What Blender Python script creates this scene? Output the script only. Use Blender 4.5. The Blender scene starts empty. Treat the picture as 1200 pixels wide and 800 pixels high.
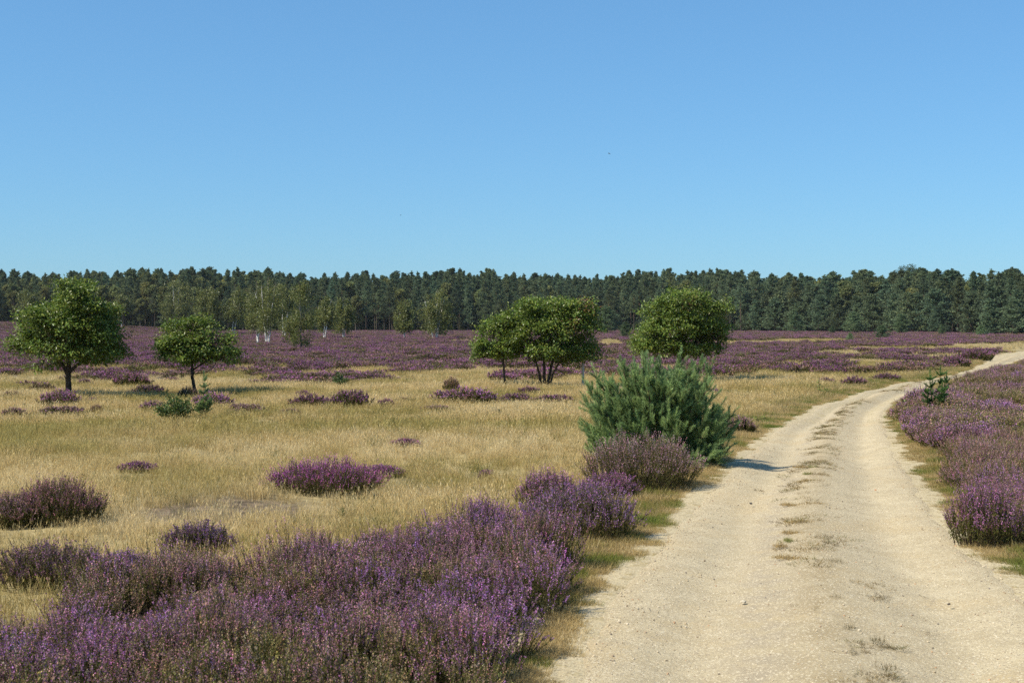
import bpy, math
import numpy as np
from mathutils import Vector, Matrix
rng = np.random.default_rng(7)
S = bpy.context.scene
R = math.radians

# ------------------------------------------------------------------ camera
FPX = 1667.0                       # focal length in pixels of a 1200 px wide frame
HOR = 380.0                        # row of the horizon
PITCH = math.atan((400.0 - HOR) / FPX)
CAM_H = 2.0
cam_d = bpy.data.cameras.new('camera'); cam = bpy.data.objects.new('camera', cam_d)
S.collection.objects.link(cam)
cam_d.sensor_width = 36.0; cam_d.lens = 36.0 * FPX / 1200.0
cam_d.clip_start = 0.1; cam_d.clip_end = 9000.0
cam.location = (0, 0, CAM_H); cam.rotation_euler = (R(90) - PITCH, 0, 0)
cam_d.dof.use_dof = True; cam_d.dof.focus_distance = 34.0; cam_d.dof.aperture_fstop = 9.0
S.camera = cam

# ------------------------------------------------------------------ sky and sun
SUN_EL, SUN_AZ = R(46), math.atan2(-0.40, -0.92)      # direction towards the sun (from the camera's left, a little behind)
sun_dir = Vector((math.cos(SUN_EL) * math.cos(SUN_AZ), math.cos(SUN_EL) * math.sin(SUN_AZ), math.sin(SUN_EL)))
world = bpy.data.worlds.new('World'); S.world = world; world.use_nodes = True
wn = world.node_tree.nodes; wl = world.node_tree.links
sky = wn.new('ShaderNodeTexSky'); sky.sky_type = 'NISHITA'; sky.sun_disc = False
sky.sun_elevation = SUN_EL; sky.sun_rotation = math.pi / 2 - SUN_AZ
sky.altitude = 0.0; sky.air_density = 1.0; sky.dust_density = 0.25; sky.ozone_density = 10.0
bg = wn['Background']; bg.inputs['Strength'].default_value = 0.10
# the camera's tone response to the clear sky: lower contrast between zenith and horizon, cooler blue
scl = wn.new('ShaderNodeVectorMath'); scl.operation = 'SCALE'; scl.inputs['Scale'].default_value = 0.1285
gam = wn.new('ShaderNodeGamma'); gam.inputs['Gamma'].default_value = 0.65
tone = wn.new('ShaderNodeMix'); tone.data_type = 'RGBA'; tone.blend_type = 'MULTIPLY'; tone.inputs[0].default_value = 1.0
k_sky = 10.0 / 2 ** 0.5; tone.inputs[7].default_value = (0.545 * k_sky, 0.825 * k_sky, 0.985 * k_sky, 1)
wl.new(sky.outputs[0], scl.inputs[0]); wl.new(scl.outputs[0], gam.inputs['Color']); wl.new(gam.outputs[0], tone.inputs[6]); wl.new(tone.outputs[2], bg.inputs['Color'])
sun_l = bpy.data.lights.new('sun', 'SUN'); sun_l.energy = 5.0; sun_l.angle = R(0.53); sun_l.color = (1.0, 0.93, 0.79)
sun = bpy.data.objects.new('sun', sun_l); S.collection.objects.link(sun)
sun.rotation_euler = (-sun_dir).to_track_quat('-Z', 'Y').to_euler()
S.view_settings.view_transform = 'Standard'; S.view_settings.look = 'None'
S.view_settings.exposure = 0.50; S.view_settings.gamma = 1.0
S.cycles.use_denoising = False
S.cycles.max_bounces = 6; S.cycles.diffuse_bounces = 3; S.cycles.transmission_bounces = 4; S.cycles.transparent_max_bounces = 4

# ------------------------------------------------------------------ the lie of the land
def ss(a, b, x):
    t = np.clip((np.asarray(x, float) - a) / (b - a), 0, 1); return t * t * (3 - 2 * t)
def gh(X, Y):
    X = np.asarray(X, float); Y = np.asarray(Y, float)
    z = 2.6 * ss(-70, -160, X) * ss(150, 430, Y)
    und = 0.03 * np.sin(X * 0.83 + 1.3 * np.sin(Y * 0.31)) + 0.03 * np.sin(Y * 0.62 + 0.7 * X) + 0.012 * np.sin(X * 1.9 - Y * 1.1)
    return z + und * ss(8, 16, Y) * (1 - ss(120, 200, Y))
def ray(px, py):
    cx, cy = (px - 600.0) / FPX, -(py - 400.0) / FPX
    c, s = math.cos(PITCH), math.sin(PITCH)
    return np.array([cx, c + s * cy, -s + c * cy])
def at(px, py):
    d = ray(px, py); z = 0.0
    for _ in range(6):
        t = (z - CAM_H) / d[2]; p = d * t; z = float(gh(p[0], p[1]))
    return np.array([p[0], p[1], z])
def at_dist(px, D):
    X = (px - 600.0) / FPX * D
    return np.array([X, D, float(gh(X, D))])
def to_px(X, Y, Z=0.0):
    return 600 + FPX * X / Y, HOR + FPX * (CAM_H - Z) / Y

# the sandy track: left and right edge
ROAD = [((640, 1100), (1480, 1100)), ((645, 900), (1370, 900)), ((655, 800), (1290, 800)), ((720, 700), (1200, 690)), ((765, 650), (1138, 645)), ((805, 600), (1095, 598)),
        ((845, 560), (1068, 556)), ((890, 520), (1047, 520)), ((922, 497), (1036, 497)), ((950, 483), (1037, 481)), ((975, 472), (1050, 471)),
        ((1000, 464), (1068, 462)), ((1025, 457), (1088, 454)), ((1075, 447), (1114, 447)), ((1112, 440), (1146, 438)), ((1145, 430), (1176, 429)),
        ((1172, 418.5), (1206, 420)), ((1205, 411.5), (1240, 413)), ((1250, 406), (1300, 407.2))]
RL = np.array([at(*a)[:2] for a, b in ROAD]); RR = np.array([at(*b)[:2] for a, b in ROAD])
RL = np.vstack([RL[0] + (RL[0] - RL[1]) * 3.0, RL]); RR = np.vstack([RR[0] + (RR[0] - RR[1]) * 3.0, RR])
def catmull(P, n):
    P = np.vstack([2 * P[0] - P[1], P, 2 * P[-1] - P[-2]]); out = []
    for i in range(1, len(P) - 2):
        p0, p1, p2, p3 = P[i - 1:i + 3]
        t = np.linspace(0, 1, n, endpoint=False)[:, None]
        out.append(0.5 * (2 * p1 + (p2 - p0) * t + (2 * p0 - 5 * p1 + 4 * p2 - p3) * t**2 + (3 * p1 - p0 - 3 * p2 + p3) * t**3))
    return np.vstack(out + [P[-2][None]])
RLs, RRs = catmull(RL, 24), catmull(RR, 24)
RC = 0.5 * (RLs + RRs); RW = 0.5 * np.linalg.norm(RRs - RLs, axis=1)
RT = np.gradient(RC, axis=0); RT /= np.linalg.norm(RT, axis=1)[:, None]
RN = np.stack([RT[:, 1], -RT[:, 0]], 1)                       # points to the right of travel
RWp = 0.5 * np.abs(((RRs - RLs) * RN).sum(1)); 
def road_uv(X, Y):
    """signed distance (m, + right) from the track's centre line, and half width there"""
    X = np.asarray(X, float).ravel(); Y = np.asarray(Y, float).ravel()
    d = np.empty(len(X)); w = np.empty(len(X))
    for a in range(0, len(X), 20000):
        q = np.stack([X[a:a + 20000], Y[a:a + 20000]], 1)
        D2 = ((q[:, None, :] - RC[None]) ** 2).sum(2); j = D2.argmin(1)
        v = q - RC[j]; d[a:a + 20000] = np.sign((v * RN[j]).sum(1)) * np.sqrt(D2[np.arange(len(q)), j]); w[a:a + 20000] = RWp[j]
    return d, w
def vnoise(X, Y, scale, seed=0, oct=3):
    X = np.asarray(X, float) / scale; Y = np.asarray(Y, float) / scale; tot = 0; amp = 1; sm = 0
    for o in range(oct):
        xi, yi = np.floor(X).astype(np.int64), np.floor(Y).astype(np.int64); fx, fy = X - xi, Y - yi
        fx, fy = fx * fx * (3 - 2 * fx), fy * fy * (3 - 2 * fy)
        def h(a, b):
            n = (a * 374761393 + b * 668265263 + (seed + o * 17) * 982451653) & 0xffffffff
            n = ((n ^ (n >> 13)) * 1274126177) & 0xffffffff
            return ((n ^ (n >> 16)) & 0xffff) / 65535.0
        v = (h(xi, yi) * (1 - fx) + h(xi + 1, yi) * fx) * (1 - fy) + (h(xi, yi + 1) * (1 - fx) + h(xi + 1, yi + 1) * fx) * fy
        tot = tot + amp * v; sm += amp; amp *= 0.5; X = X * 2.03 + 5.1; Y = Y * 2.03 + 9.7
    return tot / sm
def in_poly(x, y, P):
    c = np.zeros(np.shape(x), bool); j = len(P) - 1
    for i in range(len(P)):
        (xi, yi), (xj, yj) = P[i], P[j]
        c ^= ((yi > y) != (yj > y)) & (x < (xj - xi) * (y - yi) / (yj - yi + 1e-12) + xi); j = i
    return c
# outline (on the ground) of the heather thicket in front, left of the track
THICKET = [at(*p)[:2] for p in [(-260, 770), (0, 744), (50, 732), (100, 712), (150, 702), (250, 696), (350, 684), (432, 660), (520, 645), (600, 638), (648, 648), (660, 668),
           (664, 690), (652, 715), (634, 740), (606, 775), (580, 815), (545, 900), (480, 1050), (380, 1400), (-700, 1400), (-500, 900)]]
STRAW_PATCH = [(285, 433, 28, 3.5), (262, 443, 34, 6), (545, 438, 15, 3), (565, 437, 45, 4), (715, 402, 22, 4), (880, 401, 70, 2.2), (960, 399, 60, 1.8),
               (1060, 409, 80, 3), (1165, 407, 70, 5), (1095, 419, 40, 3), (1050, 427, 60, 2.4), (985, 414, 40, 2.2), (1020, 433, 30, 3), (640, 437, 30, 3), (120, 434, 60, 3),
               (930, 428, 30, 2), (415, 412, 26, 1.2), (540, 400, 14, 1.4), (345, 425, 30, 1.5), (480, 420, 24, 1.5), (440, 436, 26, 2.6), (500, 443, 30, 3), (380, 441, 24, 2.4), (60, 441, 40, 3), (190, 437, 34, 2.6), (770, 432, 40, 2.2), (330, 432, 18, 1.8), (510, 428, 26, 1.6)]
HB = np.array([(-300, 436), (0, 438), (150, 440), (300, 442), (400, 446), (500, 444), (600, 443), (700, 440), (850, 437), (950, 436), (1000, 434), (1100, 424), (1150, 416), (1200, 405), (1500, 402)], float)
def heath(X, Y):
    """0..1: how much the ground is heather rather than straw, for the open heath beyond the dry grass"""
    X = np.asarray(X, float); Y = np.maximum(np.asarray(Y, float), 1.0)
    px, py = to_px(X, Y)
    n = vnoise(X, Y, 6.0, 3); n2 = vnoise(X, Y * 0.5, 22.0, 11)
    b = np.interp(px, HB[:, 0], HB[:, 1])
    n3 = vnoise(X, Y * 0.7, 2.4, 19, 2)
    e = (b - py) / 21.0 + (n - 0.5) * 2.4 + (n2 - 0.5) * 1.2 + (n3 - 0.5) * 3.4 - 0.10
    h = ss(-0.15, 0.30, e)
    for (cx, cy, rx, ry) in STRAW_PATCH:
        q = ((px - cx) / rx) ** 2 + ((py - cy) / ry) ** 2
        h = h * ss(0.55, 1.25, q + (n - 0.5) * 1.5)
    return h * ss(0.30, 0.40, n * 0.45 + n2 * 0.35 + n3 * 0.2)
RIGHT_GAP = [(1130, 460, 24, 5.5), (1205, 488, 34, 9), (1090, 470, 10, 4), (1150, 482, 20, 3)]
def right_heath(X, Y, d, w):
    px, py = to_px(X, np.maximum(Y, 1.0))
    n = vnoise(X, Y, 2.2, 23)
    off = 0.16 + 0.70 * n**1.3 + 0.35 * ss(30, 36, Y)
    h = ss(0.0, 0.35, d - w - off) * ss(12.4, 13.6, Y + 1.4 * (d - w - 1.0)) * (1 - ss(72, 90, Y))
    for (cx, cy, rx, ry) in RIGHT_GAP:
        q = ((px - cx) / rx) ** 2 + ((py - cy) / ry) ** 2
        h = h * ss(0.5, 1.2, q + (n - 0.5) * 1.2)
    return h

# ------------------------------------------------------------------ mesh builder
class MB:
    def __init__(s): s.v, s.t, s.c, s.m, s.sm, s.n = [], [], [], [], [], 0
    def add(s, v, t, c, m=0, smooth=False):
        v = np.asarray(v, np.float32).reshape(-1, 3); t = np.asarray(t, np.int32).reshape(-1, 3)
        c = np.asarray(c, np.float32)
        if c.ndim == 1: c = np.tile(c, (len(v), 1))
        if c.shape[1] == 3: c = np.hstack([c, np.zeros((len(c), 1), np.float32)])
        s.v.append(v); s.t.append(t + s.n); s.c.append(c); s.n += len(v)
        s.m.append(np.full(len(t), m, np.int32)); s.sm.append(np.full(len(t), smooth, bool))
    def mesh(s, name, mats):
        me = bpy.data.meshes.new(name)
        v = np.vstack(s.v); t = np.vstack(s.t); c = np.vstack(s.c)
        me.vertices.add(len(v)); me.vertices.foreach_set('co', v.ravel())
        me.loops.add(len(t) * 3); me.loops.foreach_set('vertex_index', t.ravel())
        me.polygons.add(len(t)); me.polygons.foreach_set('loop_start', np.arange(0, len(t) * 3, 3, dtype=np.int32))
        me.polygons.foreach_set('material_index', np.concatenate(s.m)); me.polygons.foreach_set('use_smooth', np.concatenate(s.sm))
        a = me.color_attributes.new('col', 'FLOAT_COLOR', 'POINT'); a.data.foreach_set('color', c.ravel())
        for m in (mats if isinstance(mats, (list, tuple)) else [mats]): me.materials.append(m)
        me.update(calc_edges=True); me.validate(); return me
def unit(v): return v / np.maximum(np.linalg.norm(v, axis=-1, keepdims=True), 1e-9)
def rdir(n, r=rng): return unit(r.normal(size=(n, 3)))
def bc(x, n): return np.broadcast_to(np.asarray(x, float), (n,)).astype(float)
def leaves(mb, P, A, N, L, W, C, fold=0.12, m=0, pos=0.45):
    """rhombic leaves of two triangles folded on the midrib"""
    n = len(P); A = unit(A); sd = unit(np.cross(A, N)); up = np.cross(sd, A); L = bc(L, n)[:, None]; W = bc(W, n)[:, None]
    b = P; tip = P + A * L; l = P + A * L * pos + sd * W / 2 + up * W * fold; r = P + A * L * pos - sd * W / 2 + up * W * fold
    v = np.stack([b, l, tip, r], 1).reshape(-1, 3); i = np.arange(n)[:, None] * 4
    t = np.concatenate([i + [0, 1, 2], i + [0, 2, 3]], 1).reshape(-1, 3)
    C = np.asarray(C, float); C = np.tile(C, (n, 1)) if C.ndim == 1 else C
    mb.add(v, t, np.repeat(C, 4, 0), m)
def blades(mb, P, D, L, W, B, C0, C1, m=0):
    """bent grass blades: two segments, three triangles"""
    n = len(P); L = bc(L, n)[:, None]; W = bc(W, n)[:, None]; D = unit(D)
    sd = rdir(n); sd = unit(np.cross(D, sd))
    m0 = P + D * L * 0.55 + B * 0.3; tip = P + D * L + B
    v = np.stack([P - sd * W / 2, P + sd * W / 2, m0 - sd * W * 0.4, m0 + sd * W * 0.4, tip], 1).reshape(-1, 3)
    i = np.arange(n)[:, None] * 5
    t = np.concatenate([i + [0, 1, 3], i + [0, 3, 2], i + [2, 3, 4]], 1).reshape(-1, 3)
    C0 = np.tile(C0, (n, 1)) if np.ndim(C0) == 1 else C0; C1 = np.tile(C1, (n, 1)) if np.ndim(C1) == 1 else C1
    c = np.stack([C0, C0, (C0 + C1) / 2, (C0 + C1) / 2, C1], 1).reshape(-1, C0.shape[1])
    mb.add(v, t, c, m)
def tube(mb, path, rad, sides=7, c=(0.1, 0.08, 0.06), m=0, c_fn=None):
    path = np.asarray(path, float); n = len(path); rad = np.asarray(rad, float)
    T = unit(np.gradient(path, axis=0)); ref = np.array([0.31, 0.95, 0.05]); U = unit(np.cross(T, ref)); V = np.cross(T, U)
    a = np.linspace(0, 2 * np.pi, sides, endpoint=False)
    v = path[:, None] + rad[:, None, None] * (np.cos(a)[None, :, None] * U[:, None] + np.sin(a)[None, :, None] * V[:, None])
    v = v.reshape(-1, 3); t = []
    for k in range(n - 1):
        for j in range(sides):
            p, q = k * sides + j, k * sides + (j + 1) % sides
            t += [(p, q, q + sides), (p, q + sides, p + sides)]
    b = len(v); v = np.vstack([v, path[-1] + T[-1] * rad[-1]]); t += [((n - 1) * sides + j, (n - 1) * sides + (j + 1) % sides, b) for j in range(sides)]
    mb.add(v, t, c if c_fn is None else c_fn(v), m, True)
def bezier(p0, p1, p2, n):
    t = np.linspace(0, 1, n)[:, None]; return (1 - t)**2 * np.asarray(p0) + 2 * t * (1 - t) * np.asarray(p1) + t * t * np.asarray(p2)
def icoish(r, seed, sub=2):
    import bmesh
    bm = bmesh.new(); bmesh.ops.create_icosphere(bm, subdivisions=sub, radius=1.0)
    v = np.array([p.co[:] for p in bm.verts]); f = np.array([[p.index for p in q.verts] for q in bm.faces]); bm.free()
    g = np.random.default_rng(seed)
    for _ in range(5):                                                # flatten random sides, as broken stones are
        d = unit(g.normal(size=3)); lim = g.uniform(0.55, 0.9); h = v @ d; k = h > lim; v[k] -= np.outer(h[k] - lim, d)
    return v * r, f

# ------------------------------------------------------------------ materials
def mat(name, rough=0.7, trans=0.0, tint=None, spec=0.3, sat=1.0, noise=0.0, nscale=20.0, bump=0.0):
    m = bpy.data.materials.new(name); m.use_nodes = True; N = m.node_tree.nodes; L = m.node_tree.links
    P = N['Principled BSDF']; P.inputs['Roughness'].default_value = rough; P.inputs['Specular IOR Level'].default_value = spec
    a = N.new('ShaderNodeAttribute'); a.attribute_name = 'col'; col = a.outputs['Color']
    if tint:
        if tint == 'inst':
            t = N.new('ShaderNodeAttribute'); t.attribute_type = 'INSTANCER'; t.attribute_name = 'tint'; tc = t.outputs['Color']
        else:
            t = N.new('ShaderNodeObjectInfo'); tc = t.outputs['Color']
        x = N.new('ShaderNodeMix'); x.data_type = 'RGBA'; x.blend_type = 'MULTIPLY'
        L.new(a.outputs['Alpha'], x.inputs[0]); L.new(col, x.inputs[6]); L.new(tc, x.inputs[7]); col = x.outputs[2]
    if noise:
        nz = N.new('ShaderNodeTexNoise'); nz.inputs['Scale'].default_value = nscale; nz.inputs['Detail'].default_value = 5
        co = N.new('ShaderNodeTexCoord'); L.new(co.outputs['Object'], nz.inputs['Vector'])
        mr = N.new('ShaderNodeMapRange'); mr.inputs[1].default_value = 0.3; mr.inputs[2].default_value = 0.7
        mr.inputs[3].default_value = 1 - noise; mr.inputs[4].default_value = 1 + noise; L.new(nz.outputs[0], mr.inputs[0])
        x = N.new('ShaderNodeMix'); x.data_type = 'RGBA'; x.blend_type = 'MULTIPLY'; x.inputs[0].default_value = 1
        L.new(col, x.inputs[6]); L.new(mr.outputs[0], x.inputs[7]); col = x.outputs[2]
        if bump:
            b = N.new('ShaderNodeBump'); b.inputs['Strength'].default_value = bump; b.inputs['Distance'].default_value = 0.02
            L.new(nz.outputs[0], b.inputs['Height']); L.new(b.outputs[0], P.inputs['Normal'])
    L.new(col, P.inputs['Base Color'])
    if trans:
        t = N.new('ShaderNodeBsdfTranslucent'); L.new(col, t.inputs['Color']); ms = N.new('ShaderNodeMixShader'); ms.inputs[0].default_value = trans
        L.new(P.outputs[0], ms.inputs[1]); L.new(t.outputs[0], ms.inputs[2]); L.new(ms.outputs[0], N['Material Output'].inputs['Surface'])
    return m
M_bark = mat('bark', 0.9, noise=0.5, nscale=14, bump=0.8, spec=0.1)
M_oak = mat('oak_leaf', 0.40, 0.35, spec=0.35)
M_needle = mat('pine_needle', 0.5, 0.42, spec=0.3)
M_needle_o = mat('forest_needle', 0.6, 0.28, tint='obj', spec=0.25)
M_needle_i = mat('forest_needle_scattered', 0.6, 0.28, tint='inst', spec=0.2)
M_birch = mat('birch_bark', 0.7, spec=0.2)
M_heath_i = mat('heather_scattered', 0.8, 0.3, tint='inst', spec=0.1)
M_heath_o = mat('heather', 0.8, 0.3, tint='obj', spec=0.1)
M_grass_i = mat('dry_grass', 0.65, 0.48, tint='inst', spec=0.2)
M_grass_o = mat('grass_blades', 0.65, 0.25, spec=0.2)
M_leafy = mat('weed_leaf', 0.5, 0.25, spec=0.3)
M_stone_i = mat('pebble', 0.85, tint='inst', spec=0.2)
M_stone = mat('stone', 0.85, noise=0.25, nscale=60, bump=0.4, spec=0.2)
M_wood = mat('weathered_wood', 0.85, noise=0.35, nscale=30, bump=0.5, spec=0.15)
M_bird = mat('feathers', 0.8, spec=0.1)

# ------------------------------------------------------------------ object helpers
def tag(o, label=None, cat=None, group=None, kind=None):
    if label: o['label'] = label
    if cat: o['category'] = cat
    if group: o['group'] = group
    if kind: o['kind'] = kind
    return o
def link(name, data, parent=None, loc=None, rz=0.0, sc=None):
    o = bpy.data.objects.new(name, data); S.collection.objects.link(o)
    if parent is not None: o.parent = parent
    if loc is not None: o.location = loc
    if rz: o.rotation_euler = (0, 0, rz)
    if sc is not None: o.scale = sc if np.ndim(sc) else (sc, sc, sc)
    return o
def thing(name, label, cat, parts, loc, rz=0.0, sc=None, group=None, color=None):
    """an Empty at the thing's base, with one child object per (part name, mesh); alike things share the meshes"""
    r = link(name, None, None, loc, rz, sc); r.empty_display_size = 0.2; tag(r, label, cat, group)
    for pn, me in parts:
        c = link(pn, me, r)
        if color is not None: c.color = (*color, 1.0)
    return r
def scatter(name, label, cat, protos, P, rot, scl, var, tint=None, kind='stuff', group=None):
    """one object: a cloud of points, each carrying one of the proto meshes (geometry nodes)"""
    col = bpy.data.collections.new(name + '_kinds')
    for i, me in enumerate(protos):
        col.objects.link(bpy.data.objects.new('%s_kind_%02d' % (name, i), me))
    P = np.asarray(P, np.float32); n = len(P)
    pm = bpy.data.meshes.new(name); pm.vertices.add(n); pm.vertices.foreach_set('co', P.ravel())
    for an, ty, dat in (('rot', 'FLOAT_VECTOR', rot), ('scl', 'FLOAT_VECTOR', scl)):
        pm.attributes.new(an, ty, 'POINT').data.foreach_set('vector', np.asarray(dat, np.float32).ravel())
    pm.attributes.new('var', 'INT', 'POINT').data.foreach_set('value', np.asarray(var, np.int32))
    tint = np.ones((n, 3)) if tint is None else tint
    tc = np.hstack([tint, np.ones((n, 1))]).astype(np.float32)
    pm.attributes.new('tint', 'FLOAT_COLOR', 'POINT').data.foreach_set('color', tc.ravel())
    o = link(name, pm); tag(o, label, cat, group, kind)
    ng = bpy.data.node_groups.new(name, 'GeometryNodeTree')
    ng.interface.new_socket('Geometry', in_out='INPUT', socket_type='NodeSocketGeometry')
    ng.interface.new_socket('Geometry', in_out='OUTPUT', socket_type='NodeSocketGeometry')
    N = ng.nodes; L = ng.links; gi, go = N.new('NodeGroupInput'), N.new('NodeGroupOutput')
    iop = N.new('GeometryNodeInstanceOnPoints'); ci = N.new('GeometryNodeCollectionInfo')
    ci.inputs['Collection'].default_value = col; ci.inputs['Separate Children'].default_value = True; ci.inputs['Reset Children'].default_value = True
    iop.inputs['Pick Instance'].default_value = True
    def na(an, ty):
        q = N.new('GeometryNodeInputNamedAttribute'); q.data_type = ty; q.inputs['Name'].default_value = an; return q.outputs['Attribute']
    L.new(na('var', 'INT'), iop.inputs['Instance Index']); L.new(na('rot', 'FLOAT_VECTOR'), iop.inputs['Rotation']); L.new(na('scl', 'FLOAT_VECTOR'), iop.inputs['Scale'])
    L.new(gi.outputs[0], iop.inputs['Points']); L.new(ci.outputs[0], iop.inputs['Instance']); L.new(iop.outputs[0], go.inputs[0])
    o.modifiers.new('scatter', 'NODES').node_group = ng
    return o
def spin(n, tilt=0.1):
    r = np.zeros((n, 3)); r[:, :2] = rng.normal(0, tilt, (n, 2)); r[:, 2] = rng.uniform(0, 6.283, n); return r
def uni(s): return np.repeat(np.asarray(s)[:, None], 3, 1)

# ------------------------------------------------------------------ ground sheet
def node_mix(N, L, f, a, b, blend='MIX'):
    x = N.new('ShaderNodeMix'); x.data_type = 'RGBA'; x.blend_type = blend
    for sck, v in ((0, f), (6, a), (7, b)):
        if isinstance(v, bpy.types.NodeSocket): L.new(v, x.inputs[sck])
        elif sck == 0: x.inputs[0].default_value = v
        else: x.inputs[sck].default_value = (*v, 1)
    return x.outputs[2]
def node_noise(N, L, scale, detail=6, vec=None, rough=0.6):
    q = N.new('ShaderNodeTexNoise'); q.inputs['Scale'].default_value = scale; q.inputs['Detail'].default_value = detail; q.inputs['Roughness'].default_value = rough
    if vec is not None: L.new(vec, q.inputs['Vector'])
    return q.outputs[0]
def node_ramp(N, L, x, a, b):
    q = N.new('ShaderNodeMapRange'); q.interpolation_type = 'SMOOTHSTEP'; q.inputs[1].default_value = a; q.inputs[2].default_value = b; L.new(x, q.inputs[0]); return q.outputs[0]
def ground():
    ys = np.concatenate([np.linspace(-60, 3, 22), np.arange(3.3, 30, 0.30), np.geomspace(30, 600, 210), np.geomspace(620, 4200, 18)])
    xs = np.concatenate([-np.geomspace(3500, 42, 46), np.arange(-41, -14, 1.0), np.arange(-14, 14, 0.30), np.arange(14, 41, 0.5), np.geomspace(42, 3500, 46)])
    X, Y = np.meshgrid(xs, ys); Z = gh(X, Y)
    d, w = road_uv(X.ravel(), Y.ravel()); d = d.reshape(X.shape); w = w.reshape(X.shape)
    on = 1 - ss(-0.55, -0.12, np.abs(d) - w); Z = Z - 0.09 * on
    ny, nx = X.shape; v = np.stack([X, Y, Z], -1).reshape(-1, 3)
    i = (np.arange(ny - 1)[:, None] * nx + np.arange(nx - 1)[None]).ravel()
    t = np.concatenate([np.stack([i, i + 1, i + nx + 1], 1), np.stack([i, i + nx + 1, i + nx], 1)])
    hh = np.maximum(heath(X, Y), right_heath(X.ravel(), Y.ravel(), d.ravel(), w.ravel()).reshape(X.shape))
    hh = np.maximum(hh, in_poly(X, Y, THICKET).astype(float))
    bpx, bqy = to_px(X, np.maximum(Y, 1)); bare = vnoise(X, Y, 1.6, 71) * 0.5 + 0.45 * np.exp(-(((bpx - 240) / 170)**2 + ((bqy - 597) / 24)**2))
    hh = np.maximum(hh, 0.85 * ss(0.38, 0.62, bare) * (Y < 34))
    sand = 1 - ss(0.1, 0.95, np.abs(d) - w); sand *= (Y < 140)
    px, _ = to_px(X, np.maximum(Y, 1))
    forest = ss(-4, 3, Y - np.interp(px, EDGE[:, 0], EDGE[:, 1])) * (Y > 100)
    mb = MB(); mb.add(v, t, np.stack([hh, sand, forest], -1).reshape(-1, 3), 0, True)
    m = bpy.data.materials.new('heath_soil'); m.use_nodes = True; N = m.node_tree.nodes; L = m.node_tree.links; P = N['Principled BSDF']
    P.inputs['Roughness'].default_value = 0.95; P.inputs['Specular IOR Level'].default_value = 0.1
    a = N.new('ShaderNodeAttribute'); a.attribute_name = 'col'; sp = N.new('ShaderNodeSeparateColor'); L.new(a.outputs['Color'], sp.inputs[0])
    g = N.new('ShaderNodeNewGeometry'); pos = g.outputs['Position']
    n1, n2, n3 = node_noise(N, L, 0.5, 5, pos), node_noise(N, L, 7, 6, pos), node_noise(N, L, 45, 4, pos)
    straw = node_mix(N, L, node_ramp(N, L, n2, 0.3, 0.7), (0.25, 0.20, 0.10), (0.42, 0.335, 0.165))
    straw = node_mix(N, L, node_ramp(N, L, n1, 0.52, 0.72), straw, (0.16, 0.13, 0.075))
    litter = node_mix(N, L, node_ramp(N, L, n2, 0.35, 0.65), (0.06, 0.045, 0.034), (0.15, 0.105, 0.085))
    sandc = node_mix(N, L, node_ramp(N, L, n3, 0.3, 0.7), (0.385, 0.315, 0.19), (0.48, 0.40, 0.25))
    sandc = node_mix(N, L, node_ramp(N, L, n2, 0.5, 0.66), sandc, (0.33, 0.26, 0.13))
    vo = N.new('ShaderNodeTexVoronoi'); vo.inputs['Scale'].default_value = 95; L.new(pos, vo.inputs['Vector'])
    vs = N.new('ShaderNodeSeparateColor'); L.new(vo.outputs['Color'], vs.inputs[0])
    sandc = node_mix(N, L, node_ramp(N, L, vs.outputs[0], 0.80, 0.88), sandc, (0.28, 0.22, 0.14)); sandc = node_mix(N, L, node_ramp(N, L, vs.outputs[1], 0.88, 0.95), sandc, (0.56, 0.48, 0.33))
    c = node_mix(N, L, sp.outputs[0], straw, litter)
    sv = N.new('ShaderNodeMath'); sv.operation = 'ADD'; L.new(sp.outputs[1], sv.inputs[0])
    sm = N.new('ShaderNodeMath'); sm.operation = 'MULTIPLY_ADD'; sm.inputs[1].default_value = 0.7; sm.inputs[2].default_value = -0.35; L.new(n2, sm.inputs[0]); L.new(sm.outputs[0], sv.inputs[1])
    c = node_mix(N, L, node_ramp(N, L, sv.outputs[0], 0.35, 0.65), c, sandc)
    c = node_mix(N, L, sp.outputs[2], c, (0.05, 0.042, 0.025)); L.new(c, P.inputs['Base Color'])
    b = N.new('ShaderNodeBump'); b.inputs['Strength'].default_value = 0.8; b.inputs['Distance'].default_value = 0.03; L.new(n2, b.inputs['Height']); L.new(b.outputs[0], P.inputs['Normal'])
    o = link('ground', mb.mesh('ground', m)); tag(o, 'wide flat heath of straw grass and purple heather', 'ground', kind='structure')
# edge of the pine wood: distance as a function of direction
EDGE = np.array([(-400, 440), (0, 436), (150, 432), (300, 418), (600, 416), (820, 408), (900, 385), (960, 362), (1020, 345), (1100, 322), (1128, 320), (1129, 300), (1160, 285), (1220, 278), (1500, 262)], float)
ground()

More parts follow.
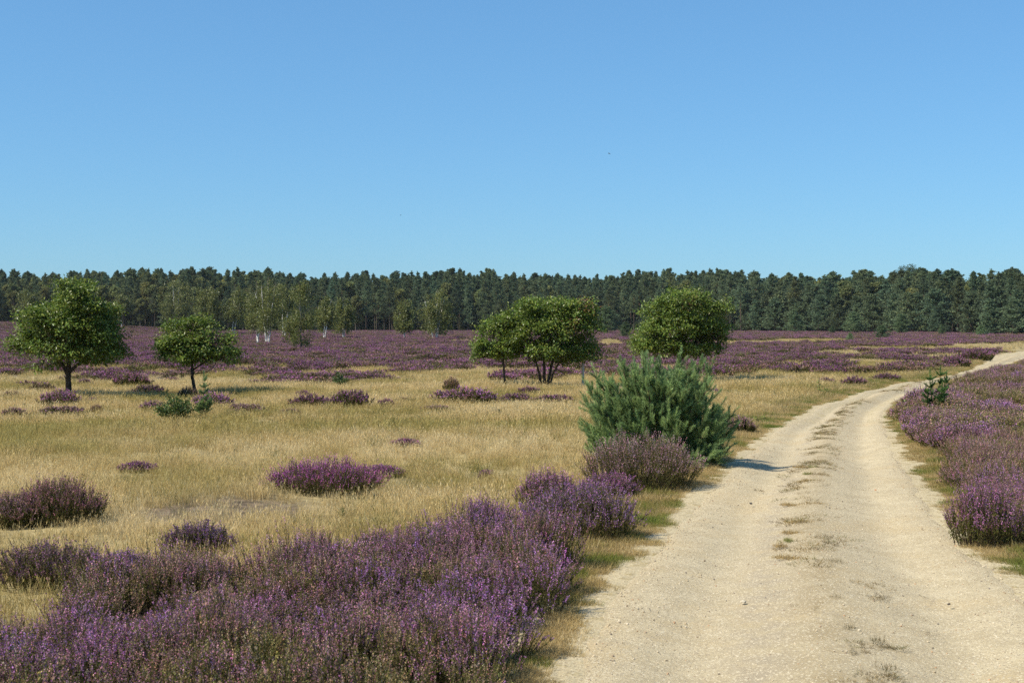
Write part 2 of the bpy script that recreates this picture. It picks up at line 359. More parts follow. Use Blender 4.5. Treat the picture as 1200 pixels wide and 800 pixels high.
# ------------------------------------------------------------------ the sandy track
def track():
    n = len(RC); k = 6; s = np.linspace(0, n - 1, (n - 1) * k + 1); ii = np.arange(n)
    f = lambda A: np.stack([np.interp(s, ii, A[:, j]) for j in range(2)], 1)
    Cc, Nn = f(RC), f(RN); Nn = unit(Nn); W = np.interp(s, ii, RWp)
    m = 64; u = np.linspace(-1.18, 1.18, m)
    edge = 0.16 * (vnoise(Cc[:, 0] * 1, Cc[:, 1] * 1, 0.5, 5) - 0.5)
    off = u[None] * (W + edge)[:, None]
    X = Cc[:, 0:1] + Nn[:, 0:1] * off; Y = Cc[:, 1:2] + Nn[:, 1:2] * off
    cross = 0.035 * np.exp(-(u / 0.20)**2) - 0.055 * np.exp(-((u + 0.52) / 0.22)**2) - 0.055 * np.exp(-((u - 0.52) / 0.22)**2)
    fall = -0.05 * ss(0.90, 1.18, np.abs(u))
    Z = gh(X, Y) + (cross + fall)[None] + 0.012 * (vnoise(X, Y, 0.35, 8) - 0.5) + 0.02 * (vnoise(X, Y, 1.3, 9) - 0.5) + 0.006
    q, r = X.shape; v = np.stack([X, Y, Z], -1).reshape(-1, 3)
    i = (np.arange(q - 1)[:, None] * r + np.arange(r - 1)[None]).ravel()
    t = np.concatenate([np.stack([i, i + 1, i + r + 1], 1), np.stack([i, i + r + 1, i + r], 1)])
    mid = np.exp(-((u + 0.02) / 0.17)**2)[None] * np.ones_like(X); lane = np.exp(-((u + 0.28) / 0.14)**2)[None] * np.ones_like(X)
    ed = ss(0.8, 1.1, np.abs(u))[None] * np.ones_like(X)
    mb = MB(); mb.add(v, t, np.stack([mid, lane, ed], -1).reshape(-1, 3), 0, True)
    mt = bpy.data.materials.new('track_sand'); mt.use_nodes = True; N = mt.node_tree.nodes; L = mt.node_tree.links; P = N['Principled BSDF']
    P.inputs['Roughness'].default_value = 0.95; P.inputs['Specular IOR Level'].default_value = 0.15
    a = N.new('ShaderNodeAttribute'); a.attribute_name = 'col'; sp = N.new('ShaderNodeSeparateColor'); L.new(a.outputs['Color'], sp.inputs[0])
    g = N.new('ShaderNodeNewGeometry'); pos = g.outputs['Position']
    n0, n1, n2, n3 = node_noise(N, L, 0.9, 4, pos), node_noise(N, L, 3.5, 6, pos), node_noise(N, L, 40, 5, pos, 0.7), node_noise(N, L, 140, 3, pos)
    c = node_mix(N, L, node_ramp(N, L, n1, 0.3, 0.7), (0.40, 0.325, 0.20), (0.495, 0.41, 0.262))
    c = node_mix(N, L, node_ramp(N, L, n0, 0.48, 0.68), c, (0.44, 0.345, 0.20))
    c = node_mix(N, L, node_ramp(N, L, n2, 0.58, 0.75), c, (0.66, 0.56, 0.385))
    c = node_mix(N, L, node_ramp(N, L, n2, 0.42, 0.26), c, (0.25, 0.195, 0.125))
    def scaled(x, y, k):
        q = N.new('ShaderNodeMath'); q.operation = 'MULTIPLY'; L.new(x, q.inputs[0]); L.new(y, q.inputs[1])
        q2 = N.new('ShaderNodeMath'); q2.operation = 'MULTIPLY'; q2.inputs[1].default_value = k; L.new(q.outputs[0], q2.inputs[0]); return q2.outputs[0]
    c = node_mix(N, L, scaled(sp.outputs[0], node_ramp(N, L, n1, 0.36, 0.58), 0.85), c, (0.32, 0.245, 0.135))
    c = node_mix(N, L, scaled(sp.outputs[1], node_ramp(N, L, n1, 0.35, 0.60), 0.85), c, (0.32, 0.265, 0.185))
    c = node_mix(N, L, scaled(sp.outputs[2], node_ramp(N, L, n1, 0.42, 0.58), 0.8), c, (0.37, 0.295, 0.17))
    vo = N.new('ShaderNodeTexVoronoi'); vo.inputs['Scale'].default_value = 95; L.new(pos, vo.inputs['Vector'])
    vs = N.new('ShaderNodeSeparateColor'); L.new(vo.outputs['Color'], vs.inputs[0])
    c = node_mix(N, L, node_ramp(N, L, vs.outputs[0], 0.82, 0.90), c, (0.33, 0.265, 0.175)); c = node_mix(N, L, node_ramp(N, L, vs.outputs[1], 0.86, 0.94), c, (0.60, 0.515, 0.36))
    L.new(c, P.inputs['Base Color'])
    ad = N.new('ShaderNodeMath'); ad.operation = 'MULTIPLY_ADD'; ad.inputs[1].default_value = 0.5; L.new(n3, ad.inputs[0]); L.new(n2, ad.inputs[2])
    b = N.new('ShaderNodeBump'); b.inputs['Strength'].default_value = 0.75; b.inputs['Distance'].default_value = 0.012; L.new(ad.outputs[0], b.inputs['Height']); L.new(b.outputs[0], P.inputs['Normal'])
    o = link('sandy_track', mb.mesh('sandy_track', mt)); tag(o, 'pale sandy track curving away through the heath', 'track', kind='structure')
track()
def stone_mesh(name, seed, col, flat=0.6, mt=None, a=1.0):
    v, f = icoish(1.0, seed, 1); v[:, 2] *= flat; mb = MB(); mb.add(v, f, (*col, a), 0, False); return mb.mesh(name, mt)
peb = [stone_mesh('pebble', 40 + i, (1, 1, 1), (0.5, 0.7, 0.6)[i % 3], M_stone_i) for i in range(5)]
def pebbles():
    k = rng.uniform(0, 1, 22000); Y = 5.5 + 26 * k**1.7; n = len(Y)
    j = np.searchsorted(RC[:, 1], Y).clip(0, len(RC) - 1); u = rng.uniform(-1.3, 1.3, n); u = np.where(rng.random(n) < .45, np.sign(u) * rng.normal(0.98, .14, n), u)
    X = RC[j, 0] + RN[j, 0] * u * RWp[j]; Yy = Y + RN[j, 1] * u * RWp[j]
    cross = 0.035 * np.exp(-(u / 0.20)**2) - 0.055 * np.exp(-((np.abs(u) - 0.52) / 0.22)**2) - 0.06 * ss(0.92, 1.18, np.abs(u))
    s = 0.0026 + 0.008 * rng.random(n)**5
    Z = gh(X, Yy) + cross + 0.02 * (vnoise(X, Yy, 1.3, 9) - 0.5) + 0.012 * (vnoise(X, Yy, 0.35, 8) - 0.5) + 0.006 + s * 0.2
    pal = np.array([(0.46, 0.38, 0.26), (0.54, 0.46, 0.34), (0.45, 0.36, 0.24), (0.30, 0.22, 0.15), (0.16, 0.13, 0.11), (0.42, 0.26, 0.15)])
    t = pal[rng.choice(6, n, p=[.30, .14, .25, .16, .07, .08])] * rng.uniform(0.85, 1.1, (n, 1))
    scatter('gravel', 'fine pale gravel strewn over the sandy track', 'gravel', peb, np.stack([X, Yy, Z], 1), spin(n, 0.6), uni(s), rng.integers(0, 5, n), t)
pebbles()

# ------------------------------------------------------------------ heather
LEAFG = np.array([(0.085, 0.095, 0.025), (0.125, 0.125, 0.030), (0.14, 0.105, 0.045), (0.07, 0.062, 0.028)])
def heather_meshes(seed, rad, hgt, nst, nfl, fl, mt, dense_leaf=1.0, foot=0.55, name='heather', spread=0.75, nspr=3, thick=0.0025):
    """returns one mesh of leafy stems and one of blossom spikes (or both in one list)"""
    g = np.random.default_rng(seed); a, b = MB(), MB()
    th = g.uniform(0, 6.283, nst); rr = rad * np.sqrt(g.random(nst))
    base = np.stack([rr * foot * np.cos(th), rr * foot * np.sin(th), np.zeros(nst)], 1)
    dome = np.sqrt(np.maximum(0.12, 1 - (rr / rad)**2 * 0.8))
    tip = np.stack([rr * np.cos(th) * (1 + 0.25 * spread), rr * np.sin(th) * (1 + 0.25 * spread), hgt * dome * g.uniform(0.72, 1.12, nst)], 1)
    tip[:, :2] += g.normal(0, rad * 0.10, (nst, 2))
    mid = base * 0.5 + tip * 0.5; mid[:, 2] += 0.03
    # woody stems
    D = tip - base; Ln = np.linalg.norm(D, axis=1)
    c0 = np.tile((0.05, 0.035, 0.025), (nst, 1)); c1 = LEAFG[g.integers(0, 4, nst)]
    blades(a, base, D, Ln, thick * 2.2, np.zeros((nst, 3)), c0, c1)
    # side sprigs
    k = np.repeat(np.arange(nst), nspr); ns = len(k); t0 = g.uniform(0.38, 0.8, ns)
    p0 = base[k] + D[k] * t0[:, None]; sl = Ln[k] * (1 - t0) * g.uniform(0.8, 1.15, ns)
    sd = unit(unit(D[k]) + 0.42 * rdir(ns, g) + np.array([0, 0, 0.25])); 
    blades(a, p0, sd, sl, thick * 1.4, np.zeros((ns, 3)), c1[k], c1[k])
    # green leaflets on stems and lower parts of sprigs
    nl = int(nst * 14 * dense_leaf); j = g.integers(0, nst, nl); t = g.uniform(0.15, 0.72, nl)
    P = base[j] + D[j] * t[:, None] + g.normal(0, 0.012, (nl, 3)); cl = LEAFG[g.integers(0, 4, nl)] * g.uniform(0.6, 1.5, (nl, 1))
    leaves(a, P, unit(D[j]) + 0.6 * rdir(nl, g), rdir(nl, g), fl * 2.1, fl * 0.8, cl)
    nl = int(ns * 4 * dense_leaf); j = g.integers(0, ns, nl); t = g.uniform(0, 0.6, nl)
    P = p0[j] + sd[j] * (sl[j] * t)[:, None]; cl = LEAFG[g.integers(0, 3, nl)] * g.uniform(0.7, 1.6, (nl, 1))
    leaves(a, P, sd[j] + 0.6 * rdir(nl, g), rdir(nl, g), fl * 1.8, fl * 0.7, cl)
    # flowers up the spikes (alpha 1: takes the plant's own blossom colour)
    P = np.vstack([np.repeat(p0, nfl, 0) + np.repeat(sd, nfl, 0) * (np.repeat(sl, nfl) * np.tile(np.linspace(0.30, 1.04, nfl), ns) + g.normal(0, 0.004, ns * nfl))[:, None]])
    axis = np.repeat(sd, nfl, 0); P = P + g.normal(0, fl * 0.30, P.shape); n = len(P)
    br = np.repeat(g.choice([0.55, 0.8, 1.05, 1.5], ns, p=[.25, .3, .3, .15]) * g.uniform(.85, 1.15, ns), nfl)[:, None] * g.uniform(0.75, 1.3, (n, 1))
    hue = np.repeat(g.normal(0, 0.10, (ns, 3)), nfl, 0)
    cl = np.hstack([np.clip(br * (1 + hue), 0.2, 2.2), np.ones((n, 1))])
    dull = g.random(n) < 0.25; cl[dull] = np.hstack([LEAFG[g.integers(0, 3, n)] * 1.5, np.zeros((n, 1))])[dull]
    leaves(b, P, axis + 0.8 * rdir(n, g), rdir(n, g), fl * g.uniform(0.9, 1.4, n), fl * 0.8, cl)
    return a, b
def merge(*mbs):
    m = MB()
    for q in mbs:
        off = m.n
        for t in q.t: m.t.append(t + off)
        m.v += q.v; m.c += q.c; m.m += q.m; m.sm += q.sm; m.n += q.n
    return m
heath_near = [merge(*heather_meshes(100 + i, 0.19, 0.41, 30, 19, 0.0082, M_heath_i, 1.3, nspr=2)).mesh('heather_tuft', M_heath_i) for i in range(5)]
heath_mid = [merge(*heather_meshes(120 + i, 0.26, 0.42, 24, 7, 0.017, M_heath_i, 0.8, thick=0.005)).mesh('heather_tuft', M_heath_i) for i in range(4)]
heath_far = [merge(*heather_meshes(140 + i, 0.62, 0.42, 40, 6, 0.042, M_heath_i, 0.6, thick=0.010, nspr=2)).mesh('heather_tuft', M_heath_i) for i in range(4)]
PURPLE, MAGENTA, MAUVE, FADED, TAN = (np.array(c) for c in ((0.43, 0.18, 0.355), (0.38, 0.145, 0.295), (0.44, 0.23, 0.285), (0.41, 0.225, 0.205), (0.49, 0.345, 0.235)))
def heather_tint(X, Y, bias=0.0):
    n = len(X); a = 0.62 * vnoise(X, Y, 0.8, 31) + 0.38 * vnoise(X, Y, 2.6, 37, 2) + rng.normal(0, 0.11, n) + bias; out = np.empty((n, 3))
    stops = np.array([0.34, 0.42, 0.48, 0.55, 0.66, 0.80]); cols = np.stack([np.array([0.30, 0.235, 0.10]), TAN * .9, FADED, MAUVE, MAUVE * 0.35 + PURPLE * 0.65, np.array([0.44, 0.20, 0.47])])
    for c in range(3): out[:, c] = np.interp(a, stops, cols[:, c])
    return out * rng.uniform(0.8, 1.2, (n, 1))
def thicket():
    P = np.array(THICKET); lo, hi = P.min(0), P.max(0); lo = np.maximum(lo, [-9, 3.2])
    n = int((hi[0] - lo[0]) * (hi[1] - lo[1]) * 30); X = rng.uniform(lo[0], hi[0], n); Y = rng.uniform(lo[1], hi[1], n)
    k = in_poly(X, Y, THICKET) & (X > -0.52 * Y - 1.5); 
    gap = vnoise(X, Y, 0.8, 77); k &= (gap > 0.27) & ((X**2 + Y**2) > 9)
    px, py = to_px(X, Y); k &= ~((((px - 20) / 70)**2 + ((py - 745) / 34)**2) < 1)
    X, Y = X[k], Y[k]; px, py = px[k], py[k]; n = len(X)
    hgt = (0.55 + 0.75 * vnoise(X, Y, 1.1, 41)**1.2) * (0.70 + 0.75 * vnoise(X, Y, 0.33, 42, 2)) + rng.normal(0, 0.06, n)
    hgt *= 0.90 + 0.15 * ss(520, 640, px) * (py < 720) + 0.12 * (px < 380) * (py < 730)
    bias = 0.035 + 0.22 * np.exp(-(((px - 470) / 130)**2 + ((py - 770) / 34)**2)) - 0.14 * np.exp(-(((px - 590) / 80)**2 + ((py - 700) / 34)**2)) - 0.07 * ss(790, 840, py) + 0.09 * (py < 700)
    t = heather_tint(X, Y, bias); s = np.stack([np.full(n, 1.05), np.full(n, 1.05), hgt], 1)
    scatter('heather_thicket', 'thick mauve and purple heather beside the sandy track', 'heather', heath_near, np.stack([X, Y, gh(X, Y)], 1), spin(n, 0.14), s, rng.integers(0, 5, n), t)
thicket()
def right_bank():
    Y = rng.uniform(11, 92, 60000); X = rng.uniform(2, 62, 60000); d, w = road_uv(X, Y)
    dens = np.clip(1.15 - 0.012 * Y, 0.35, 1)
    k = (right_heath(X, Y, d, w) > rng.uniform(0.15, 0.85, len(X))) & (X < 0.44 * Y + 2.5) & (rng.random(len(X)) < np.where(Y > 34, 0.8, 1.0))
    X, Y = X[k], Y[k]
    # thicker close up
    Xn = rng.uniform(3, 16, 12000); Yn = rng.uniform(11, 34, 12000); d, w = road_uv(Xn, Yn)
    kn = (right_heath(Xn, Yn, d, w) > rng.uniform(0.15, 0.85, len(Xn))) & (Xn < 0.44 * Yn + 2.5); X = np.append(X, Xn[kn]); Y = np.append(Y, Yn[kn])
    n = len(X); hgt = (0.5 + 0.9 * vnoise(X, Y, 1.5, 43)**1.3) * (0.75 + 0.6 * vnoise(X, Y, 0.45, 44, 2)) + rng.normal(0, 0.06, n)
    dd, ww = road_uv(X, Y); hgt *= 0.62 + 0.38 * ss(0.2, 1.3, dd - ww); t = heather_tint(X, Y, 0.03); px, py = to_px(X, Y)
    near = Y < 22; var = np.where(near, rng.integers(0, 5, n), 5 + rng.integers(0, 4, n))
    scatter('heather_bank', 'purple heather filling the bank along the outer curve of the track', 'heather', heath_near + heath_mid, np.stack([X, Y, gh(X, Y)], 1), spin(n, 0.12), np.stack([np.full(n, 1.15)] * 2 + [hgt], 1), var, t)
right_bank()
def open_heath():
    Xs, Ys = [], []
    for (y0, y1, dens) in ((44, 75, 1.9), (75, 130, 0.95), (130, 240, 0.55), (240, 440, 0.26)):
        A = (y1 - y0) * (y1 * 0.95); m = int(A * dens); Y = rng.uniform(y0, y1, m); X = rng.uniform(-0.475, 0.475, m) * y1
        k = np.abs(X) < 0.43 * Y; Xs.append(X[k]); Ys.append(Y[k])
    X, Y = np.concatenate(Xs), np.concatenate(Ys); d, w = road_uv(X, Y)
    px, py = to_px(X, Y); k = (heath(X, Y) > rng.uniform(0.2, 0.95, len(X))) & (np.abs(d) > w + 0.9) & ~((d > 0) & (Y < 90) & (X > 8)) & (Y < np.interp(px, EDGE[:, 0], EDGE[:, 1]) - 1)
    X, Y = X[k], Y[k]; n = len(X)
    s = np.clip(0.75 + 0.0016 * Y, 0.75, 1.35) * rng.uniform(0.7, 1.25, n); hgt = s * (0.40 + 0.60 * vnoise(X, Y, 5, 51)) * np.clip(1.1 - Y / 900, .7, 1.1)
    t = np.where((rng.random(n) < 0.72)[:, None], MAGENTA * np.array([.95, .92, 1.02]), MAUVE * .85) * (0.70 + 0.45 * vnoise(X, Y * 0.4, 9, 61)[:, None]) * rng.uniform(0.85, 1.12, (n, 1))
    t = np.where((rng.random(n) < 0.16)[:, None], np.array([0.19, 0.17, 0.07]), t); t = np.where((rng.random(n) < 0.14)[:, None], FADED, t)
    scatter('heather_heath', 'wide sweep of purple flowering heath reaching back to the pine wood', 'heather', heath_far, np.stack([X, Y, gh(X, Y)], 1), spin(n, 0.1), np.stack([s, s, hgt], 1), rng.integers(0, 4, n), t)
open_heath()

# single heather bushes: two parts each
def bush_pair(seed, w, h, nst, nfl, fl, nspr=3, thick=0.003, squash=0.75):
    a, b = heather_meshes(seed, w / 2, h, nst, nfl, fl, None, 1.3, 0.86, thick=thick, nspr=nspr, spread=0.25)
    for q in (a, b):
        for v in q.v: v[:, 1] *= squash
    return [('leafy_stems', a.mesh('heather_stems', M_heath_o)), ('blossom', b.mesh('heather_blossom', M_heath_o))]
_cache = {}
def heather_bush(px, py, wpx, hpx, col, label, group=None, depth=0.75):
    p = at(px, py); sc = p[1] / FPX; w, h = wpx * sc, hpx * sc * (1.05 if p[1] < 24 else 1.30); p[1] += w * depth * 0.32; p[2] = gh(p[0], p[1]) - 0.01
    if p[1] < 24:                                                    # near: its own sprigs
        parts = bush_pair(int(px * 7 + py), w, h, int(300 * w + 60), 11, 0.011, 3, 0.003, depth)
        r = thing('heather_bush', label, 'heather', parts, p, 0.0, None, group, col)
    else:
        key = int(rng.integers(0, 5))
        if key not in _cache: _cache[key] = bush_pair(900 + key, 1.0, 0.36, 150, 6, 0.026, 2, 0.007, 0.8)
        r = thing('heather_bush', label, 'heather', _cache[key], p, rng.uniform(-0.4, 0.4), (w, w * depth / 0.8, h / 0.36), group, col)
    return r
V, Mg, Mv, Fd = tuple(PURPLE), tuple(MAGENTA), tuple(MAUVE), tuple(FADED)
BR = (0.24, 0.14, 0.13)
G1 = 'small heather bushes scattered in the straw grass'
BUSHES = [
 (377, 582, 132, 42, (0.46, 0.13, 0.37), 'vivid magenta heather bush alone in the middle of the dry grass', 0.7),
 (441, 560, 60, 14, Mg, 'low faint heather clump just behind the vivid magenta bush', 0.7),
 (159, 554, 46, 12, Mg, 'small flat purple heather tuft alone in the grass, in front of the low pine shrub', 0.8),
 (228, 651, 80, 36, (0.25, 0.13, 0.26), 'compact dark purple heather bush at the back rim of the thick heather', 0.8),
 (62, 617, 100, 55, (0.33, 0.15, 0.20), 'tall reddish mauve heather bush at the picture edge, in short grass', 0.9),
 (8, 620, 90, 40, tuple(MAUVE * 0.8), 'greyish lilac heather bush half cut off, touching the tall reddish one', 0.9),
 (48, 694, 140, 52, (0.25, 0.13, 0.19), 'broad dark brownish heather mound beside the thick heather, grass gap in front', 0.8),
 (140, 684, 80, 34, (0.36, 0.18, 0.36), 'low purple heather bush between the dark mound and the thick heather', 0.8),
 (474, 524, 36, 9, Mg, 'tiny purple heather tuft in open grass, level with the pine bush', 0.8),
 (570, 561, 18, 10, Mg, 'tiniest purple heather tuft in the grass behind the thick heather', 0.8),
 (642, 602, 72, 50, tuple(PURPLE * 0.95), 'rounded purple heather bush on top of the roadside row, smaller of the pair', 0.9),
 (682, 636, 142, 66, (0.36, 0.18, 0.36), 'wide purple heather bush hanging over the sandy verge', 0.8),
 (752, 577, 135, 64, (0.44, 0.25, 0.30), 'dusty pink heather bush right in front of the pine bush', 0.75),
 (715, 586, 70, 30, tuple(PURPLE * 0.9), 'low violet heather at the foot of the dusty pink bush', 0.7),
 (1165, 642, 92, 72, tuple(PURPLE * 0.9), 'rounded purple heather bush across the track, nearest to the camera there', 0.9),
 (868, 508, 34, 16, (0.40, 0.22, 0.27), 'pale pinkish heather between the pine bush and the track', 0.8),
 (67, 477, 50, 15, V, 'bright purple heather bush at the foot of the big oak with the single trunk', 0.7),
 (47, 461, 36, 9, BR, 'brownish faded heather clump just behind the bright bush under the big oak', 0.7),
 (12, 466, 28, 6, Fd, 'flat dull heather clump by the picture edge, level with the big oak trunk', 0.7),
 (14, 489, 32, 9, Mv, 'mauve heather clump cut by the picture edge, in front of the big oak', 0.7),
 (70, 487, 62, 8, Mv, 'long low mauve heather strip in front of the bright bush under the oak', 0.5),
 (112, 483, 16, 7, Fd, 'tiny dull heather tuft at the end of the long low strip', 0.8),
 (105, 473, 18, 6, Mg, 'small heather tuft beside the bright bush under the big oak', 0.8),
 (172, 464, 44, 10, (0.22, 0.09, 0.20), 'dark heather clump lying in the end of the big oak shadow', 0.6),  # darker blossom tint: the oak's shadow put into the colour
 (177, 482, 30, 10, V, 'bright purple heather clump behind the low dark pine shrub', 0.7),
 (248, 480, 52, 15, V, 'bright purple heather bush behind the thin pine sapling', 0.6),
 (219, 467, 22, 11, Fd, 'dull heather clump at the trunk of the slim oak', 0.8),
 (278, 483, 28, 8, Mv, 'low mauve heather clump beyond the thin pine sapling', 0.7),
 (98, 451, 18, 6, Mg, 'small heather tuft just behind the big oak trunk', 0.8),
 (150, 453, 44, 13, Mg, 'purple heather clump between the two single oaks, fullest there', 0.6),
 (123, 447, 16, 6, Mg, 'small heather tuft a little beyond the big oak shadow', 0.8),
 (200, 448, 20, 5, Mg, 'little flat heather tuft behind the slim oak crown', 0.8),
 (362, 477, 46, 12, Mg, 'purple heather clump in the straw grass, left half of a joined pair', 0.6),
 (410, 478, 52, 16, (0.29, 0.11, 0.25), 'spiky purple heather clump in the straw grass, right half of a joined pair', 0.6),
 (452, 476, 21, 7, Mg, 'small round heather tuft past the spiky clump', 0.8),
 (472, 472, 20, 5, BR, 'brown withered heather tuft past the spiky clump', 0.8),
 (545, 474, 80, 15, V, 'long bright purple heather mound in front of the small oak', 0.45),
 (604, 475, 44, 11, Mg, 'heather clump in front of the gap between the small and the many-stemmed oak', 0.6),
 (650, 474, 52, 9, Mg, 'low heather strip in front of the many-stemmed oak', 0.5),
 (620, 462, 30, 7, Mg, 'heather clump close before the many-stemmed oak foot', 0.7),
 (529, 459, 20, 13, Fd, 'dull upright heather clump past the small oak', 0.8),
 (292, 485, 42, 9, Mv, 'mauve heather clump in the grass in front of the slim oak shadow', 0.6),
 (340, 486, 28, 6, Fd, 'faint thin heather streak in open straw grass', 0.5),
 (512, 481, 36, 5, Mv, 'thin mauve heather streak before the long bright mound', 0.5),
 (355, 465, 20, 6, Mg, 'small purple heather tuft behind the joined pair of clumps', 0.8),
 (837, 465, 16, 8, V, 'purple heather clump peeping out behind the pine bush', 0.8),
 (969, 451, 22, 7, V, 'bright little heather clump in straw beside the far bend', 0.7),
 (1002, 453, 28, 10, Mg, 'larger heather clump in straw beside the far bend', 0.7),
 (1040, 447, 34, 8, Mg, 'flat heather clump above the larger one by the far bend', 0.6),
 (1122, 432, 36, 12, Mg, 'dark purple heather bush on the inner side of the last bend', 0.7),
 (1146, 423, 40, 12, Mg, 'long purple heather bush closest to the track at the last bend', 0.5),
 (1160, 414, 26, 5, Mg, 'farthest small heather clump beside the track before it leaves', 0.6),
]
for (x, y, w_, h_, c_, lab, dp) in BUSHES: heather_bush(x, y, w_, h_, c_, lab, G1, dp)

# ------------------------------------------------------------------ grass
def tuft_mesh(seed, n, L0, L1, rad, W, C, lean=0.35, bend=0.35, heads=0.0, mt=None, alpha=1.0, name='grass_tuft'):
    g = np.random.default_rng(seed); mb = MB()
    th = g.uniform(0, 6.283, n); r = rad * np.sqrt(g.random(n)); P = np.stack([r * np.cos(th), r * np.sin(th), np.full(n, -0.01)], 1)
    D = unit(np.stack([np.cos(th) * lean * g.random(n) + g.normal(0, 0.16, n), np.sin(th) * lean * g.random(n) + g.normal(0, 0.16, n), np.ones(n)], 1))
    L = g.uniform(L0, L1, n); a = g.uniform(0, 6.283, n); B = np.stack([np.cos(a), np.sin(a), -0.5 * np.ones(n)], 1) * (L * bend * g.random(n))[:, None]
    C = np.asarray(C, float); c = C[g.integers(0, len(C), n)] * g.uniform(0.75, 1.2, (n, 1))
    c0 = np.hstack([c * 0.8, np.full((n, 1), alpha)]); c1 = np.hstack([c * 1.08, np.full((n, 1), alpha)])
    blades(mb, P, D, L, W, B, c0, c1)
    if heads:
        k = g.random(n) < heads; tip = (P + D * L[:, None] + B)[k]; m = len(tip)
        leaves(mb, tip - D[k] * 0.02, D[k] + 0.3 * B[k] / L[k][:, None], rdir(m, g), g.uniform(0.03, 0.07, m), W * 2.2, np.hstack([c[k] * 1.1, np.full((m, 1), alpha)]))
    return mb.mesh(name, mt)
ONE = [(1, 1, 1)]
STRAW = [(1, 1, 1), (1, 0.95, 0.82), (0.82, 0.78, 0.66), (0.66, 0.6, 0.5)]
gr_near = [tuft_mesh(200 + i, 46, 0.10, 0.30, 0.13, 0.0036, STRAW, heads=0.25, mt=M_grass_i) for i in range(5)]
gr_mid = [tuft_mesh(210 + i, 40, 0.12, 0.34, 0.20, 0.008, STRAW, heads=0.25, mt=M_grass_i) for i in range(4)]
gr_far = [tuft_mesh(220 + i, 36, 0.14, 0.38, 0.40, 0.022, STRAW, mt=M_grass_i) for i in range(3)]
def clump_mask(X, Y):
    m = np.zeros(len(X), bool)
    for (bx, by, bw, bh, *_r) in BUSHES:
        p = at(bx, by); w = bw * p[1] / FPX; m |= (((X - p[0]) / (w * 0.5))**2 + ((Y - p[1] - w * 0.24) / (w * 0.33))**2 < 1) | ((np.abs(X - p[0]) < w * 0.42) & (Y < p[1] + 0.2) & (Y > p[1] - 0.5) & (rng.random(len(X)) < 0.75))
    return m
def dry_grass():
    Xs, Ys, Ks = [], [], []
    for (y0, y1, dens, kd) in ((6, 26, 44, 0), (26, 48, 20, 1), (48, 80, 9, 1), (80, 200, 1.1, 2), (200, 420, 0.35, 2)):
        A = (y1 - y0) * (y1 * 0.92 + 3); m = int(A * dens); Y = rng.uniform(y0, y1, m); X = rng.uniform(-1, 1, m) * (0.46 * y1 + 1.5)
        k = np.abs(X) < 0.44 * Y + 1.5; Xs.append(X[k]); Ys.append(Y[k]); Ks.append(np.full(k.sum(), kd))
    X, Y, K = np.concatenate(Xs), np.concatenate(Ys), np.concatenate(Ks)
    d, w = road_uv(X, Y); px, py = to_px(X, Y)
    hh = np.maximum(heath(X, Y), right_heath(X, Y, d, w)); hh = np.maximum(hh, in_poly(X, Y, THICKET) & ~((((px - 20) / 80)**2 + ((py - 745) / 40)**2) < 1))
    bare = 0.85 * vnoise(X, Y, 1.6, 71) + 0.07 + 0.25 * np.exp(-(((px - 240) / 160)**2 + ((py - 597) / 22)**2)) - 0.30 * (Y > 30)
    off = np.abs(d) - w
    k = (hh < rng.uniform(0.1, 0.8, len(X))) & (off > 0.55 + 0.5 * rng.random(len(X))**2) & ((bare < 0.62) | (rng.random(len(X)) < 0.30)) & ~clump_mask(X, Y)
    k &= (Y < np.interp(px, EDGE[:, 0], EDGE[:, 1]) - 2)
    X, Y, K, d, w, off = X[k], Y[k], K[k], d[k], w[k], off[k]; n = len(X)
    a = 0.5 + (vnoise(X, Y, 4.5, 81) * 0.6 + vnoise(X, Y, 0.9, 83) * 0.4 - 0.5) * 1.5 + rng.normal(0, 0.05, n)
    C = np.stack([(0.44, 0.37, 0.14), (0.58, 0.462, 0.22), (0.70, 0.56, 0.295), (0.77, 0.635, 0.38)])
    t = np.stack([np.interp(a, [0.28, 0.42, 0.55, 0.72], C[:, c]) for c in range(3)], 1)
    t = np.where((rng.random(n) < 0.05)[:, None], np.array([0.18, 0.19, 0.06]), t)
    s = (0.50 + 0.55 * vnoise(X, Y, 2.6, 91)) * rng.uniform(0.75, 1.25, n); s *= 0.55 + 0.45 * ss(0.5, 1.8, off)
    var = np.where(K == 0, rng.integers(0, 5, n), np.where(K == 1, 5 + rng.integers(0, 4, n), 9 + rng.integers(0, 3, n)))
    scatter('dry_grass', 'straw coloured dry grass covering the open heath', 'grass', gr_near + gr_mid + gr_far, np.stack([X, Y, gh(X, Y)], 1), spin(n, 0.1), np.stack([s * 1.15, s * 1.15, s * np.where(K > 0, 0.78, 0.9)], 1), var, t)
dry_grass()
gr_short = [tuft_mesh(240 + i, 40, 0.025, 0.10, 0.075, 0.0032, STRAW, lean=0.9, mt=M_grass_i) for i in range(4)]
